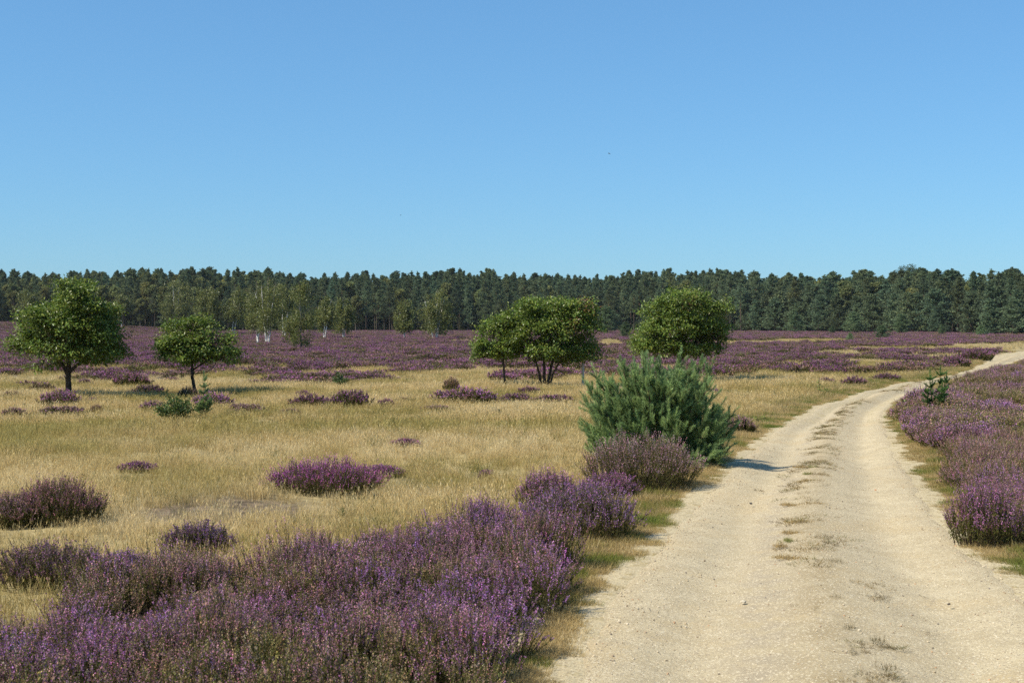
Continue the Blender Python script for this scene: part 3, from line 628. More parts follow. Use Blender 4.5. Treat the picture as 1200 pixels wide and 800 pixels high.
def verge_grass():
    Y0 = 5.0 + 75 * rng.random(60000)**1.7; n = len(Y0); j = np.searchsorted(RC[:, 1], Y0).clip(0, len(RC) - 1)
    side = np.where(rng.random(n) < 0.55, -1.0, 1.0); off = rng.gamma(2.2, 0.22, n) - 0.05
    q = RC[j] + RN[j] * (side * (RWp[j] + off))[:, None]; X, Y = q[:, 0], q[:, 1]
    nz = vnoise(X, Y, 0.28, 97, 2) * 0.6 + vnoise(X, Y, 0.9, 98, 2) * 0.4
    k = (nz > 0.64 - 0.52 * ss(-0.10, 0.55, off)) & ~in_poly(X, Y, THICKET); X, Y, off = X[k], Y[k], off[k]; n = len(X)
    a = vnoise(X, Y, 0.35, 99, 2) + rng.normal(0, 0.06, n) + 0.06 * (Y < 13)
    C = np.stack([(0.58, 0.46, 0.24), (0.48, 0.38, 0.18), (0.34, 0.30, 0.10), (0.20, 0.25, 0.055)])
    t = np.stack([np.interp(a, [0.40, 0.52, 0.62, 0.74], C[:, c]) for c in range(3)], 1)
    s = rng.uniform(0.6, 1.3, n) * (0.55 + 0.9 * ss(0.0, 0.9, off)) * (1 + 0.5 * ss(20, 50, Y))
    scatter('verge_grass', 'short tufted grass and moss along both edges of the track', 'grass', gr_short, np.stack([X, Y, gh(X, Y) - 0.008], 1), spin(n, 0.15), np.stack([s * 1.2, s * 1.2, s], 1), rng.integers(0, 4, n), t)
verge_grass()
# separate low mats of grass on the ridge between the two wheel lanes
def mat_mesh(seed, cols, n=380, L=0.07):
    g = np.random.default_rng(seed); mb = MB(); r = np.sqrt(g.random(n)); th = g.uniform(0, 6.283, n)
    cl = g.uniform(-0.28, 0.28, (7, 2)); c_ = cl[g.integers(0, 6, n)]
    P = np.stack([0.5 * c_[:, 0] + 0.34 * r * np.cos(th), 0.5 * c_[:, 1] + 0.34 * r * np.sin(th), np.full(n, -0.006)], 1)
    D = unit(np.stack([g.normal(0, 0.9, n), g.normal(0, 0.9, n), np.full(n, 0.75)], 1)); C = np.array(cols)[g.integers(0, len(cols), n)] * g.uniform(0.7, 1.25, (n, 1))
    Ls = g.uniform(0.3, 1.0, n) * L; blades(mb, P, D, Ls, 0.006, np.stack([g.normal(0, .02, n), g.normal(0, .02, n), -0.25 * Ls], 1), C * 0.8, C)
    return mb.mesh('grass_mat', M_grass_o)
DRY = [(0.40, 0.28, 0.11), (0.32, 0.22, 0.09), (0.50, 0.37, 0.17)]; GRN = [(0.17, 0.21, 0.04), (0.22, 0.23, 0.06), (0.34, 0.28, 0.10)]; DRK = [(0.13, 0.115, 0.05), (0.18, 0.145, 0.07), (0.26, 0.19, 0.10)]
mm = {'dry': [mat_mesh(300 + i, DRY) for i in range(3)], 'green': [mat_mesh(310 + i, GRN) for i in range(2)], 'dark': [mat_mesh(320 + i, DRK, 110) for i in range(3)]}
G2 = 'grass tufts on the middle ridge of the track'
MATS = [(953, 550, 20, 8, 'green', 'small bright green grass tuft, farthest green one on the track ridge'),
 (938, 550, 24, 6, 'dry', 'brown grass tuft beside the farthest green tuft on the track'), (947, 558, 16, 4, 'green', 'thin green grass streak below the farthest green tuft'),
 (947, 567, 34, 8, 'dry', 'brown flat grass mat, first wide one beyond the bare ridge'), (969, 523, 12, 5, 'dark', 'dark little grass tuft farthest up the track ridge'),
 (925, 595, 28, 10, 'dry', 'brown grass mat on the lane side of the arched mat'), (951, 594, 42, 8, 'dry', 'long arched brown grass mat on the track ridge'),
 (936, 616, 46, 18, 'dry', 'largest brown grass mat in the middle of the track'), (928, 628, 30, 8, 'dry', 'brown grass mat touching the near side of the largest mat'),
 (924, 637, 16, 4, 'green', 'green sliver of grass on the bare ridge'), (915, 644, 22, 4, 'dry', 'faint thin dry grass streak by the green sliver'),
 (925, 658, 50, 10, 'dry', 'long brown grass mat where the bare ridge begins'), (977, 662, 34, 20, 'dark', 'sparse dark twiggy patch at the end of the long brown mat'),
 (978, 705, 22, 14, 'dark', 'dark scraggly weed patch in the middle of the track'), (956, 719, 12, 6, 'dark', 'tiny dark weed on sand'),
 (995, 741, 22, 12, 'dark', 'dense dark green grass tuft standing upright on the track'), (1028, 756, 26, 8, 'dark', 'reddish dark weed streak near the upright dark tuft'),
 (999, 770, 16, 8, 'dark', 'small dark weed next to the orange stone'), (1040, 789, 38, 18, 'dark', 'widest dark weed patch nearest the camera')]
for i, (x, y, w_, h_, k_, lab) in enumerate(MATS):
    p = at(x, y); sc = p[1] / FPX; me = mm[k_][i % len(mm[k_])]; p[2] += 0.034
    o = link('grass_tuft', me, None, p, rng.uniform(-0.3, 0.3), (w_ * sc, max(0.22, min(h_ * sc * p[1] / 5.5, w_ * sc * 1.2)), 1.3 if 'upright' not in lab else 1.6)); tag(o, lab, 'grass tuft', G2)
def ridge_weeds():
    Y0 = 6.0 + 50 * rng.random(5200)**1.5; n = len(Y0); j = np.searchsorted(RC[:, 1], Y0).clip(0, len(RC) - 1); u = np.interp(Y0, [6, 9, 11, 15, 30], [.26, .20, .06, -.08, -.04]) + rng.normal(0, .12, n)
    q = RC[j] + RN[j] * (u * RWp[j])[:, None]; X, Y = q[:, 0], q[:, 1]; k = vnoise(X, Y, 0.40, 131, 2) > 0.56 + 0.08 * (Y < 11); X, Y, u = X[k], Y[k], u[k]; n = len(X)
    C = np.array([(0.22, 0.17, 0.085), (0.34, 0.25, 0.11), (0.42, 0.31, 0.14), (0.20, 0.15, 0.09), (0.22, 0.23, 0.08)]); s = rng.uniform(.35, .8, n) * np.where(Y < 11, .7, 1)
    scatter('ridge_weeds', 'sparse dark weeds and dead stalks along the middle of the track', 'weeds', gr_short, np.stack([X, Y, gh(X, Y) + 0.035 * np.exp(-(u / .2)**2) - .004], 1), spin(n, .2), np.stack([s * 1.5, s * 1.5, s * .6], 1), rng.integers(0, 4, n), C[rng.integers(0, 5, n)])
ridge_weeds()
for (x, y, s_, c_, lab) in [(880, 589, 0.022, (0.07, 0.06, 0.055), 'dark stone in the wheel lane beside the pine bush shadow'), (871, 704, 0.024, (0.55, 0.48, 0.36), 'pale whitish stone lying in the wheel lane'),
                            (1112, 706, 0.016, (0.08, 0.06, 0.05), 'dark brown stone in the smooth outer wheel lane'), (986, 766, 0.018, (0.60, 0.32, 0.08), 'orange stone beside the dark weeds on the track'),
                            (1026, 573, 0.017, (0.42, 0.22, 0.12), 'reddish stone in the outer lane far up the track')]:
    p = at(x, y); o = link('stone', stone_mesh('stone', int(x), c_, 0.6, M_stone), None, (p[0], p[1], p[2] - 0.012 + s_ * 0.3), x, s_); tag(o, lab, 'stone')

# ------------------------------------------------------------------ broadleaf trees on the heath
OAKC = np.array([(0.110, 0.172, 0.026), (0.145, 0.20, 0.030), (0.088, 0.145, 0.026), (0.185, 0.215, 0.036)])
def oak(lobes, stems, sc, seed, crown_y=0.62, nleaf=9000, leaf=0.088, dead=(), brown=()):
    """lobes: (x, z, rx, rz) of the leaf masses and stems: polylines of (x, z, radius); both in metres from the trunk's foot"""
    g = np.random.default_rng(seed); tr, cr = MB(), MB()
    L3 = []
    allx = [l[0] for l in lobes]; half = (max(l[0] + l[2] for l in lobes) - min(l[0] - l[2] for l in lobes)) / 2; cx = (max(l[0] + l[2] for l in lobes) + min(l[0] - l[2] for l in lobes)) / 2
    for (x, z, rx, rz) in lobes:
        lim = math.sqrt(max(0.05, 1 - ((x - cx) / half)**2)) * half * crown_y
        for k, yy in enumerate((-1, 0, 1)):
            y = yy * max(0, lim - rx * 0.35) + g.normal(0, 0.05 * half); f = 0.84 if yy else 1.0
            L3.append((x + (g.normal(0, 0.12) * rx if yy else 0), y, z + (g.normal(0, 0.10) * rz if yy else 0), rx * f, rx * f * 0.9, rz * f))
    # trunk and limbs
    def bark(v): return np.hstack([np.tile((0.060, 0.048, 0.036), (len(v), 1)) * g.uniform(0.7, 1.3, (len(v), 1))])
    tops = []
    for st in stems:
        P = np.array([(s[0], (s[3] if len(s) > 3 else 0.0), s[1]) for s in st], float); r = np.array([s[2] for s in st])
        k = len(P); q = np.linspace(0, k - 1, k * 4); Pi = np.stack([np.interp(q, np.arange(k), P[:, a]) for a in range(3)], 1)
        Pi[1:-1] += g.normal(0, 0.008, Pi[1:-1].shape); ri = np.interp(q, np.arange(k), r); ri[:2] *= [1.5, 1.15]
        tube(tr, Pi, ri, 10, c_fn=bark); tops.append((Pi, ri))
    twig_ends = []
    for (x, y, z, rx, ry, rz) in L3:
        Pi, ri = tops[int(g.integers(0, len(tops)))]; j = int(len(Pi) * g.uniform(0.62, 0.98)); p0 = Pi[min(j, len(Pi) - 1)]; c = np.array([x, y, z])
        m = (p0 + c) / 2 + np.array([0, 0, -0.12 * np.linalg.norm(c - p0)]) + g.normal(0, 0.05, 3)
        b = bezier(p0, m, c, 9); tube(tr, b, np.linspace(max(0.012, ri[min(j, len(ri) - 1)] * 0.5), 0.008, 9), 6, c_fn=bark)
        for _ in range(7):
            e = c + rdir(1, g)[0] * np.array([rx, ry, rz]) * g.uniform(0.6, 0.95); s = b[int(g.integers(4, 9))]
            tube(tr, bezier(s, (s + e) / 2 + g.normal(0, 0.04, 3), e, 5), np.linspace(0.010, 0.003, 5), 4, c_fn=bark)
    for (pts) in dead:
        P = np.array([(a, c, b) for a, b, c in pts], float); tube(tr, P, np.linspace(0.016, 0.004, len(P)), 5, c_fn=bark)
    # leaf sprays
    vol = np.array([(l[3] * l[4] * l[5])**0.75 for l in L3]); nleaf = int(nleaf * 2.5); vol *= g.uniform(0.12, 1.9, len(vol)); pk = g.choice(len(L3), nleaf // 30, p=vol / vol.sum()); nc = len(pk)
    A = np.array(L3)[pk]; u = rdir(nc, g); low = (u[:, 2] < -0.15) & (g.random(nc) < 0.42); u[low, 2] *= -1; A[:, 3:] *= 0.97; rad = 0.45 + 0.58 * g.uniform(0, 1, nc)**0.8 + 0.30 * (g.random(nc) < 0.12)
    C = A[:, :3] + u * A[:, 3:] * rad[:, None]; 
    zmin = min(l[1] - l[3] * 0.92 for l in lobes); C = C[C[:, 2] > zmin]; nc = len(C)
    cc = np.array([cx, 0, np.mean([l[1] for l in lobes])]); n = nc * 30
    k = np.repeat(np.arange(nc), 30); P = C[k] + g.normal(0, 0.105, (n, 3)) * np.array([1.0, 1.0, 0.58])
    out = unit(C[k] - cc + 1e-6); A_ = unit(out * 0.6 + rdir(n, g) * 0.9 + np.array([0, 0, -0.15])); Nn = unit(np.array([-0.25, -0.12, 0.9]) + 0.45 * out + 0.6 * rdir(n, g))
    col = OAKC[g.integers(0, 4, n)] * np.repeat(g.uniform(0.72, 1.25, nc), 30)[:, None] * g.uniform(0.8, 1.2, (n, 1))
    for (bx, bz, br) in brown:
        w = (np.exp(-(((C[k, 0] - bx) / br)**2 + ((C[k, 2] - bz) / br)**2)) * g.random(n))[:, None] > 0.45
        col = np.where(w, np.array([(0.15, 0.085, 0.03)]) * g.uniform(0.7, 1.3, (n, 1)), col)
    leaves(cr, P, A_, Nn, leaf * g.uniform(0.75, 1.25, n), leaf * 0.58, col, fold=0.2)
    return [('trunk', tr.mesh('oak_trunk', M_bark)), ('crown', cr.mesh('oak_crown', M_oak))]
def zl(L, bx, by, k):            # lobes read off an enlarged picture, to metres from the trunk's foot
    return [((x - bx) / k, (by - y) / k, rx / k, ry / k) for (x, y, rx, ry) in L]
def zs(P, bx, by, k): return [((x - bx) / k, (by - y) / k, r / k, *( [e[0]] if e else [])) for (x, y, r, *e) in P]
k = 170.0
p = at(80, 465)
thing('oak_tree', 'largest oak on the heath, single dark trunk, layered dark green crown', 'tree',
      oak(zl([(375, 180, 70, 55), (330, 245, 110, 62), (455, 262, 90, 44), (215, 285, 85, 55), (330, 335, 140, 65), (485, 385, 95, 62), (165, 400, 100, 58), (270, 440, 150, 62), (410, 455, 130, 55), (510, 455, 80, 48), (330, 390, 100, 60), (110, 440, 55, 40), (230, 520, 32, 22), (420, 210, 60, 45), (350, 148, 40, 28), (500, 325, 50, 34), (150, 335, 46, 32), (440, 330, 60, 44)], 320, 660, k),
          [zs([(322, 664, 16), (320, 600, 13), (322, 530, 12), (325, 440, 9), (345, 330, 6), (365, 220, 3)], 320, 660, k), zs([(322, 560, 8), (270, 470, 6), (190, 400, 3)], 320, 660, k), zs([(322, 545, 8), (400, 480, 6), (480, 400, 3)], 320, 660, k)],
          k, 11, nleaf=11800), p)
k = 164.0; p = at(229, 463)
thing('oak_tree', 'slim leaning oak with bare lower branches, next to the largest oak', 'tree',
      oak(zl([(850, 340, 85, 45), (930, 330, 75, 40), (790, 370, 55, 60), (810, 440, 55, 55), (890, 420, 110, 62), (1000, 385, 75, 50), (960, 460, 70, 40), (1070, 470, 48, 40), (1060, 400, 30, 40), (880, 480, 60, 34)], 917, 655, k),
          [zs([(920, 660, 9), (905, 590, 7.5), (902, 520, 6.5), (895, 440, 4.5), (900, 350, 2.5)], 917, 655, k), zs([(903, 540, 4), (960, 500, 3), (1030, 470, 2)], 917, 655, k)],
          k, 12, nleaf=5200, dead=[[((905 - 917) / k, 115 / k, 0), ((955 - 917) / k, 160 / k, .1), ((1010 - 917) / k, 170 / k, .15)], [((905 - 917) / k, 100 / k, 0), ((975 - 917) / k, 108 / k, -.1), ((1010 - 917) / k, 135 / k, -.2)], [((903 - 917) / k, 110 / k, 0), ((845 - 917) / k, 118 / k, .1)]]), p)
k = 148.0; p = at(640, 454.5)
thing('oak_tree', 'wide oak with several stems fanning out of one foot', 'tree',
      oak(zl([(520, 260, 100, 55), (600, 245, 70, 42), (690, 262, 105, 55), (470, 340, 85, 75), (600, 350, 130, 80), (745, 330, 72, 85), (540, 440, 105, 55), (690, 440, 105, 60), (770, 450, 42, 62), (620, 470, 70, 32), (440, 420, 45, 55)], 560, 615, k),
          [zs([(538, 620, 7), (532, 570, 6), (515, 500, 5, -.1), (480, 420, 3, -.2)], 560, 615, k), zs([(555, 620, 8), (552, 560, 7), (550, 480, 6), (560, 350, 3)], 560, 615, k),
           zs([(568, 620, 8), (575, 560, 7), (590, 490, 6, .1), (650, 380, 3, .2)], 560, 615, k), zs([(575, 615, 5), (590, 550, 4), (620, 495, 3.5, -.15), (710, 420, 2, -.2)], 560, 615, k)],
          k, 13, nleaf=10000, dead=[[(30 / k, 100 / k, 0), (70 / k, 75 / k, -.2), (95 / k, 55 / k, -.3)]], brown=[((730 - 560) / k, (615 - 235) / k, 0.32), ((680 - 560) / k, (615 - 330) / k, 0.25), ((790 - 560) / k, (615 - 290) / k, 0.2)]), p)
k = 150.0; p = at(592, 453)
thing('oak_tree', 'smallest oak, thin single trunk, crown merging into the many-stemmed oak', 'tree',
      oak(zl([(370, 315, 60, 42), (300, 365, 70, 52), (390, 385, 60, 65), (265, 435, 55, 45), (345, 445, 85, 42), (415, 445, 45, 40), (235, 470, 32, 20)], 367, 612, k),
          [zs([(367, 616, 6.5), (364, 560, 5.5), (358, 500, 5), (350, 430, 4), (345, 350, 2)], 367, 612, k)], k, 14, nleaf=4200, dead=[[(-.05, .75, 0), (-.35, .82, -.1), (-.6, .8, -.1)]]), p)
k = 34 / 0.325; p = at(795, 448)
thing('oak_tree', 'round dense oak rising behind the pine bush', 'tree',
      oak(zl([(470, 160, 105, 55), (380, 200, 85, 55), (550, 205, 85, 60), (345, 285, 72, 50), (450, 270, 130, 75), (575, 300, 58, 55), (320, 320, 55, 32), (420, 335, 90, 30), (520, 335, 85, 32), (590, 270, 36, 45), (490, 235, 90, 60)], 446, 455, k),
          [zs([(446, 460, 8), (448, 400, 7), (446, 340, 6), (450, 270, 4), (460, 190, 2)], 446, 455, k), zs([(448, 380, 4), (500, 320, 3), (550, 280, 2)], 446, 455, k)], k, 15, nleaf=12500, leaf=0.095, brown=[(0.3, 2.7, 0.3)]), p)

# ------------------------------------------------------------------ pines close by: needles on every shoot
NEED = np.array([(0.225, 0.32, 0.125), (0.27, 0.365, 0.14), (0.19, 0.285, 0.115), (0.30, 0.385, 0.15)])
def shoots(mb, g, P, D, Ls, nn, nl, nw, ctip=1.15, cols=NEED, ang=0.75):
    """needles all round each shoot, angled forward"""
    n = len(P); k = np.repeat(np.arange(n), nn); m = len(k); t = np.tile(np.linspace(0.02, 1.0, nn), n)
    B = P[k] + D[k] * (Ls[k] * t)[:, None]; q = rdir(m, g); q = unit(q - (q * D[k]).sum(1)[:, None] * D[k])
    a = ang * (1 - 0.55 * t**3)[:, None]; dr = unit(D[k] * np.cos(a) + q * np.sin(a))
    c = cols[g.integers(0, len(cols), n)][k] * np.repeat(g.uniform(0.75, 1.2, n), nn)[:, None] * g.uniform(0.8, 1.25, (m, 1)) * (0.9 + (ctip - 0.9) * t)[:, None]
    L = nl * g.uniform(0.75, 1.2, m)[:, None]; sd = unit(np.cross(dr, rdir(m, g))) * nw / 2
    v = np.stack([B - sd, B + sd, B + dr * L], 1).reshape(-1, 3); tr = np.arange(m * 3).reshape(-1, 3); mb.add(v, tr, np.repeat(c, 3, 0))
def pine_bush():
    g = np.random.default_rng(5); p = at(775, 546); k = 82 * p[1] / (FPX / 82); k = FPX / p[1]
    tr, nd = MB(), MB(); bark = (0.09, 0.062, 0.04)
    # arms: (tip x, tip z) in px from the foot of the trunk at (775, 546)
    arms = [(-20, 128), (25, 128), (-45, 122), (50, 126), (2, 122), (-62, 98), (62, 118), (-75, 110), (70, 70), (88, 62), (-86, 78), (-88, 50), (-70, 30), (60, 30), (78, 22), (30, 90), (-30, 90), (10, 70), (-50, 62), (45, 55), (-10, 40), (-86, 96), (20, 20), (40, 10), (86, 45), (55, 2), (-60, 12), (-30, 25), (0, 105), (-15, 112), (35, 108), (-55, 80), (52, 88), (15, 50), (-35, 48), (70, 40), (-75, 42), (25, 72)]
    SP, SD, SL = [], [], []
    tube(tr, bezier((0, 0, -0.03), (0.02, 0, 0.4), (0, 0, 1.2), 8), np.linspace(0.055, 0.02, 8), 8, bark)
    for ax, az in arms:
        for rep in range(4):
            f = (0.95, 0.8, 0.82, 0.6)[rep]; y = (0, -1, 1, -0.6)[rep] * math.sqrt(max(0.08, 1 - (ax / 98.0)**2)) * 60 * g.uniform(0.35, 1.0) + g.normal(0, 6)
            tip = np.array([ax * f + g.normal(0, 5) * (rep > 0), y, az * (0.98 if rep == 0 else g.uniform(0.72, 0.98)) - 10]) / k
            tip[2] = max(tip[2], 0.06); s = np.array([0, 0, min(max(0.08, tip[2] * 0.42), 0.75)]); m = np.array([tip[0] * 0.62, tip[1] * 0.62, s[2] + 0.25 * (tip[2] - s[2])])
            b = bezier(s, m, tip, 12); tube(tr, b, np.linspace(0.022, 0.006, 12), 5, bark); T = unit(np.gradient(b, axis=0))
            SP.append(b[-1] - T[-1] * 0.03); SD.append(unit(T[-1] + np.array([0, 0, 0.5]))); SL.append(g.uniform(0.20, 0.32))
            for i in range(4, 12):
                for _ in range(3 if i > 6 else 2):
                    d = unit(T[i] * 0.7 + rdir(1, g)[0] * 0.75 + np.array([0, 0, 0.55])); SP.append(b[i] + g.normal(0, 0.02, 3)); SD.append(d); SL.append(g.uniform(0.11, 0.21))
    for _ in range(420):                                             # the outer shell of short shoots
        d = rdir(1, g)[0]; d[2] = abs(d[2]); q = np.sign(d) * np.abs(d)**0.8 * np.array([84, 62, 106]) / k * g.uniform(.66, .96)
        SP.append(q + np.array([0, 0, .04])); SD.append(unit(d * np.array([.55, .55, .3]) + np.array([0, 0, .75]) + g.normal(0, .18, 3))); SL.append(g.uniform(.12, .21))
    SP, SD, SL = np.array(SP), np.array(SD), np.array(SL); ok = SP[:, 2] > 0.04; SP, SD, SL = SP[ok], SD[ok], SL[ok]
    shoots(nd, g, SP, SD, SL, 120, 0.050, 0.0066, ang=0.9)
    for a in range(0, len(SP), 3): tube(tr, np.stack([SP[a], SP[a] + SD[a] * SL[a]]), [0.005, 0.003], 4, (0.12, 0.085, 0.04))
    return thing('pine_bush', 'broad young pine bush with upright needle shoots, beside the track', 'pine', [('branches', tr.mesh('pine_branches', M_bark)), ('needles', nd.mesh('pine_needles', M_needle))], p + np.array([0, 0.35, 0]))
pine_bush()
YNEED = np.array([(0.11, 0.21, 0.055), (0.14, 0.25, 0.06), (0.09, 0.18, 0.05)])
def sapling(name, label, px, py, leaders, seed, cols, nl=0.05, cat='pine sapling'):
    """small pine: leaders are (x, z, length) in metres, each a leaning stem with whorls"""
    g = np.random.default_rng(seed); tr, nd = MB(), MB(); SP, SD, SL = [], [], []; p = at(px, py)
    for x, z, y in leaders:
        b = bezier((0, 0, -0.02), (x * 0.7, y * 0.7, z * 0.35), (x, y, z), 8); tube(tr, b, np.linspace(0.014, 0.006, 8), 5, (0.09, 0.065, 0.045))
        SP.append(b[-1]); SD.append(np.array([x * .1, 0, 1.0])); SL.append(min(0.2, z * 0.3))
        for i in range(2, 8):
            for _ in range(5): SP.append(b[i]); SD.append(unit(rdir(1, g)[0] * np.array([1, 1, 0.4]) + np.array([0, 0, 0.75]))); SL.append(g.uniform(0.08, 0.17))
    SP, SD, SL = np.array(SP), unit(np.array(SD)), np.array(SL); shoots(nd, g, SP, SD, SL, 80, nl, 0.009, cols=cols)
    return thing(name, label, cat, [('stem', tr.mesh('sapling_stem', M_bark)), ('needles', nd.mesh('sapling_needles', M_needle))], p)
sapling('pine_sapling', 'small bright green pine sapling with two leaders in the purple heather', 1097, 494, [(-0.20, 0.86, -.25), (0.02, 0.95, -.2), (0.13, 0.80, -.25), (-0.28, 0.60, -.25), (0.0, 0.62, -.4)], 21, YNEED * .82)
sapling('pine_sapling', 'thin pine sapling with a tuft at its top, before the slim oak', 238, 489, [(0.02, 0.76, 0), (0.14, 0.32, 0), (-0.08, 0.24, 0)], 22, NEED * 0.8)
def leafy_shrub(name, label, px, py, w, h, seed, n, leaf, cols, cat='shrub', stems=7, upright=0.5):
    g = np.random.default_rng(seed); tr, lf = MB(), MB(); p = at(px, py)
    E_ = []
    for i in range(stems):
        e = np.array([g.uniform(-.5, .5) * w, g.uniform(-.4, .4) * w, h * g.uniform(0.55, 1.0) * (1 if i else 1.0)]); e[2] *= 1 - 0.5 * (abs(e[0]) / (w * .5))**2
        b = bezier((0, 0, -0.02), (e[0] * .5, e[1] * .5, e[2] * .4), e, 8); tube(tr, b, np.linspace(max(.004, h * 0.02), 0.003, 8), 5, (0.08, 0.075, 0.035)); E_.append(b)
    E_ = np.array(E_); j = g.integers(0, stems, n); q = g.uniform(1.5, 7, n); lo = np.floor(q).astype(int).clip(0, 6); P = E_[j, lo] + (E_[j, lo + 1] - E_[j, lo]) * (q - lo)[:, None] + g.normal(0, 0.06 * w, (n, 3)); P[:, 2] = np.maximum(P[:, 2], 0.02)
    cols = np.array(cols); c = cols[g.integers(0, len(cols), n)] * g.uniform(0.7, 1.3, (n, 1))
    leaves(lf, P, unit(rdir(n, g) + np.array([0, 0, upright])), unit(rdir(n, g) + np.array([0, 0, 0.7])), leaf * g.uniform(.7, 1.3, n), leaf * 0.5, c, fold=0.2)
    return thing(name, label, cat, [('stem', tr.mesh('shrub_stems', M_bark)), ('leaves', lf.mesh('shrub_leaves', M_leafy))], p)
DKG = [(0.075, 0.125, 0.03), (0.10, 0.155, 0.035), (0.06, 0.10, 0.03), (0.13, 0.18, 0.04)]
leafy_shrub('shrub', 'low dark green spreading shrub in the straw grass, before the slim oak', 207, 493, 0.86, 0.50, 31, 2800, 0.055, [tuple(.8 * np.array(q)) for q in DKG], stems=22)
leafy_shrub('shrub', 'little green bush alone in the purple heath, nearer than the birches', 398, 453, 0.5, 0.5, 32, 420, 0.08, [(0.08, 0.13, 0.035), (0.06, 0.10, 0.03)], stems=8)
YG = [(0.20, 0.24, 0.05), (0.15, 0.20, 0.045), (0.25, 0.25, 0.07)]
leafy_shrub('weed', 'pale yellow-green leafy weed at the heather edge by the pine sapling with two leaders', 1062, 488, 0.26, 0.42, 33, 130, 0.055, YG, 'weed', 6)
leafy_shrub('weed', 'second pale leafy weed lower down on the same heather edge', 1063, 502, 0.26, 0.24, 34, 80, 0.05, YG, 'weed', 5)
leafy_shrub('weed', 'small green weed in straw grass by the far stretch of track', 962, 462, 0.45, 0.42, 35, 90, 0.06, YG, 'weed', 5)
leafy_shrub('weed', 'dark little sprig alone in open straw grass', 586, 488, 0.10, 0.20, 36, 40, 0.05, [(0.06, 0.07, 0.025)], 'weed', 3)
leafy_shrub('weed', 'yellow-green weed in grass between pine bush and track', 891, 496, 0.36, 0.18, 37, 120, 0.05, YG, 'weed', 7)
leafy_shrub('weed', 'yellow flowering weed in the grass behind the thick heather', 345, 617, 0.12, 0.11, 38, 46, 0.03, [(0.45, 0.30, 0.03), (0.2, 0.2, 0.05)], 'weed', 4)
leafy_shrub('weed', 'green sprig standing in the heather by the straw gap', 1128, 472, 0.15, 0.40, 39, 70, 0.06, [(0.07, 0.12, 0.03)], 'weed', 3, 1.0)
leafy_shrub('weed', 'green weed tuft in the dry grass, right of the yellow flower', 402, 606, 0.12, 0.09, 40, 60, 0.035, [(0.12, 0.14, 0.04)], 'weed', 5)
# the stake by the many-stemmed oak
def stake():
    p = at(683, 456); mb = MB(); h = 35 * p[1] / FPX
    for a, b, r, c in ((-0.05, h - 0.09, 0.042, (0.50, 0.45, 0.38)), ):
        tube(mb, [(0, 0, a), (0.004, 0, h * .5), (0.0, 0, b)], [r, r * .97, r * .95], 9, c)
    cap = MB(); tube(cap, [(0, 0, h - 0.088), (0, 0, h - 0.02), (0, 0, h)], [0.041, 0.041, 0.034], 9, (0.55, 0.46, 0.16))
    thing('wooden_stake', 'grey weathered stake with a yellowish top beside the many-stemmed oak', 'stake', [('post', mb.mesh('stake_post', M_wood)), ('top', cap.mesh('stake_top', M_wood))], p)
stake()

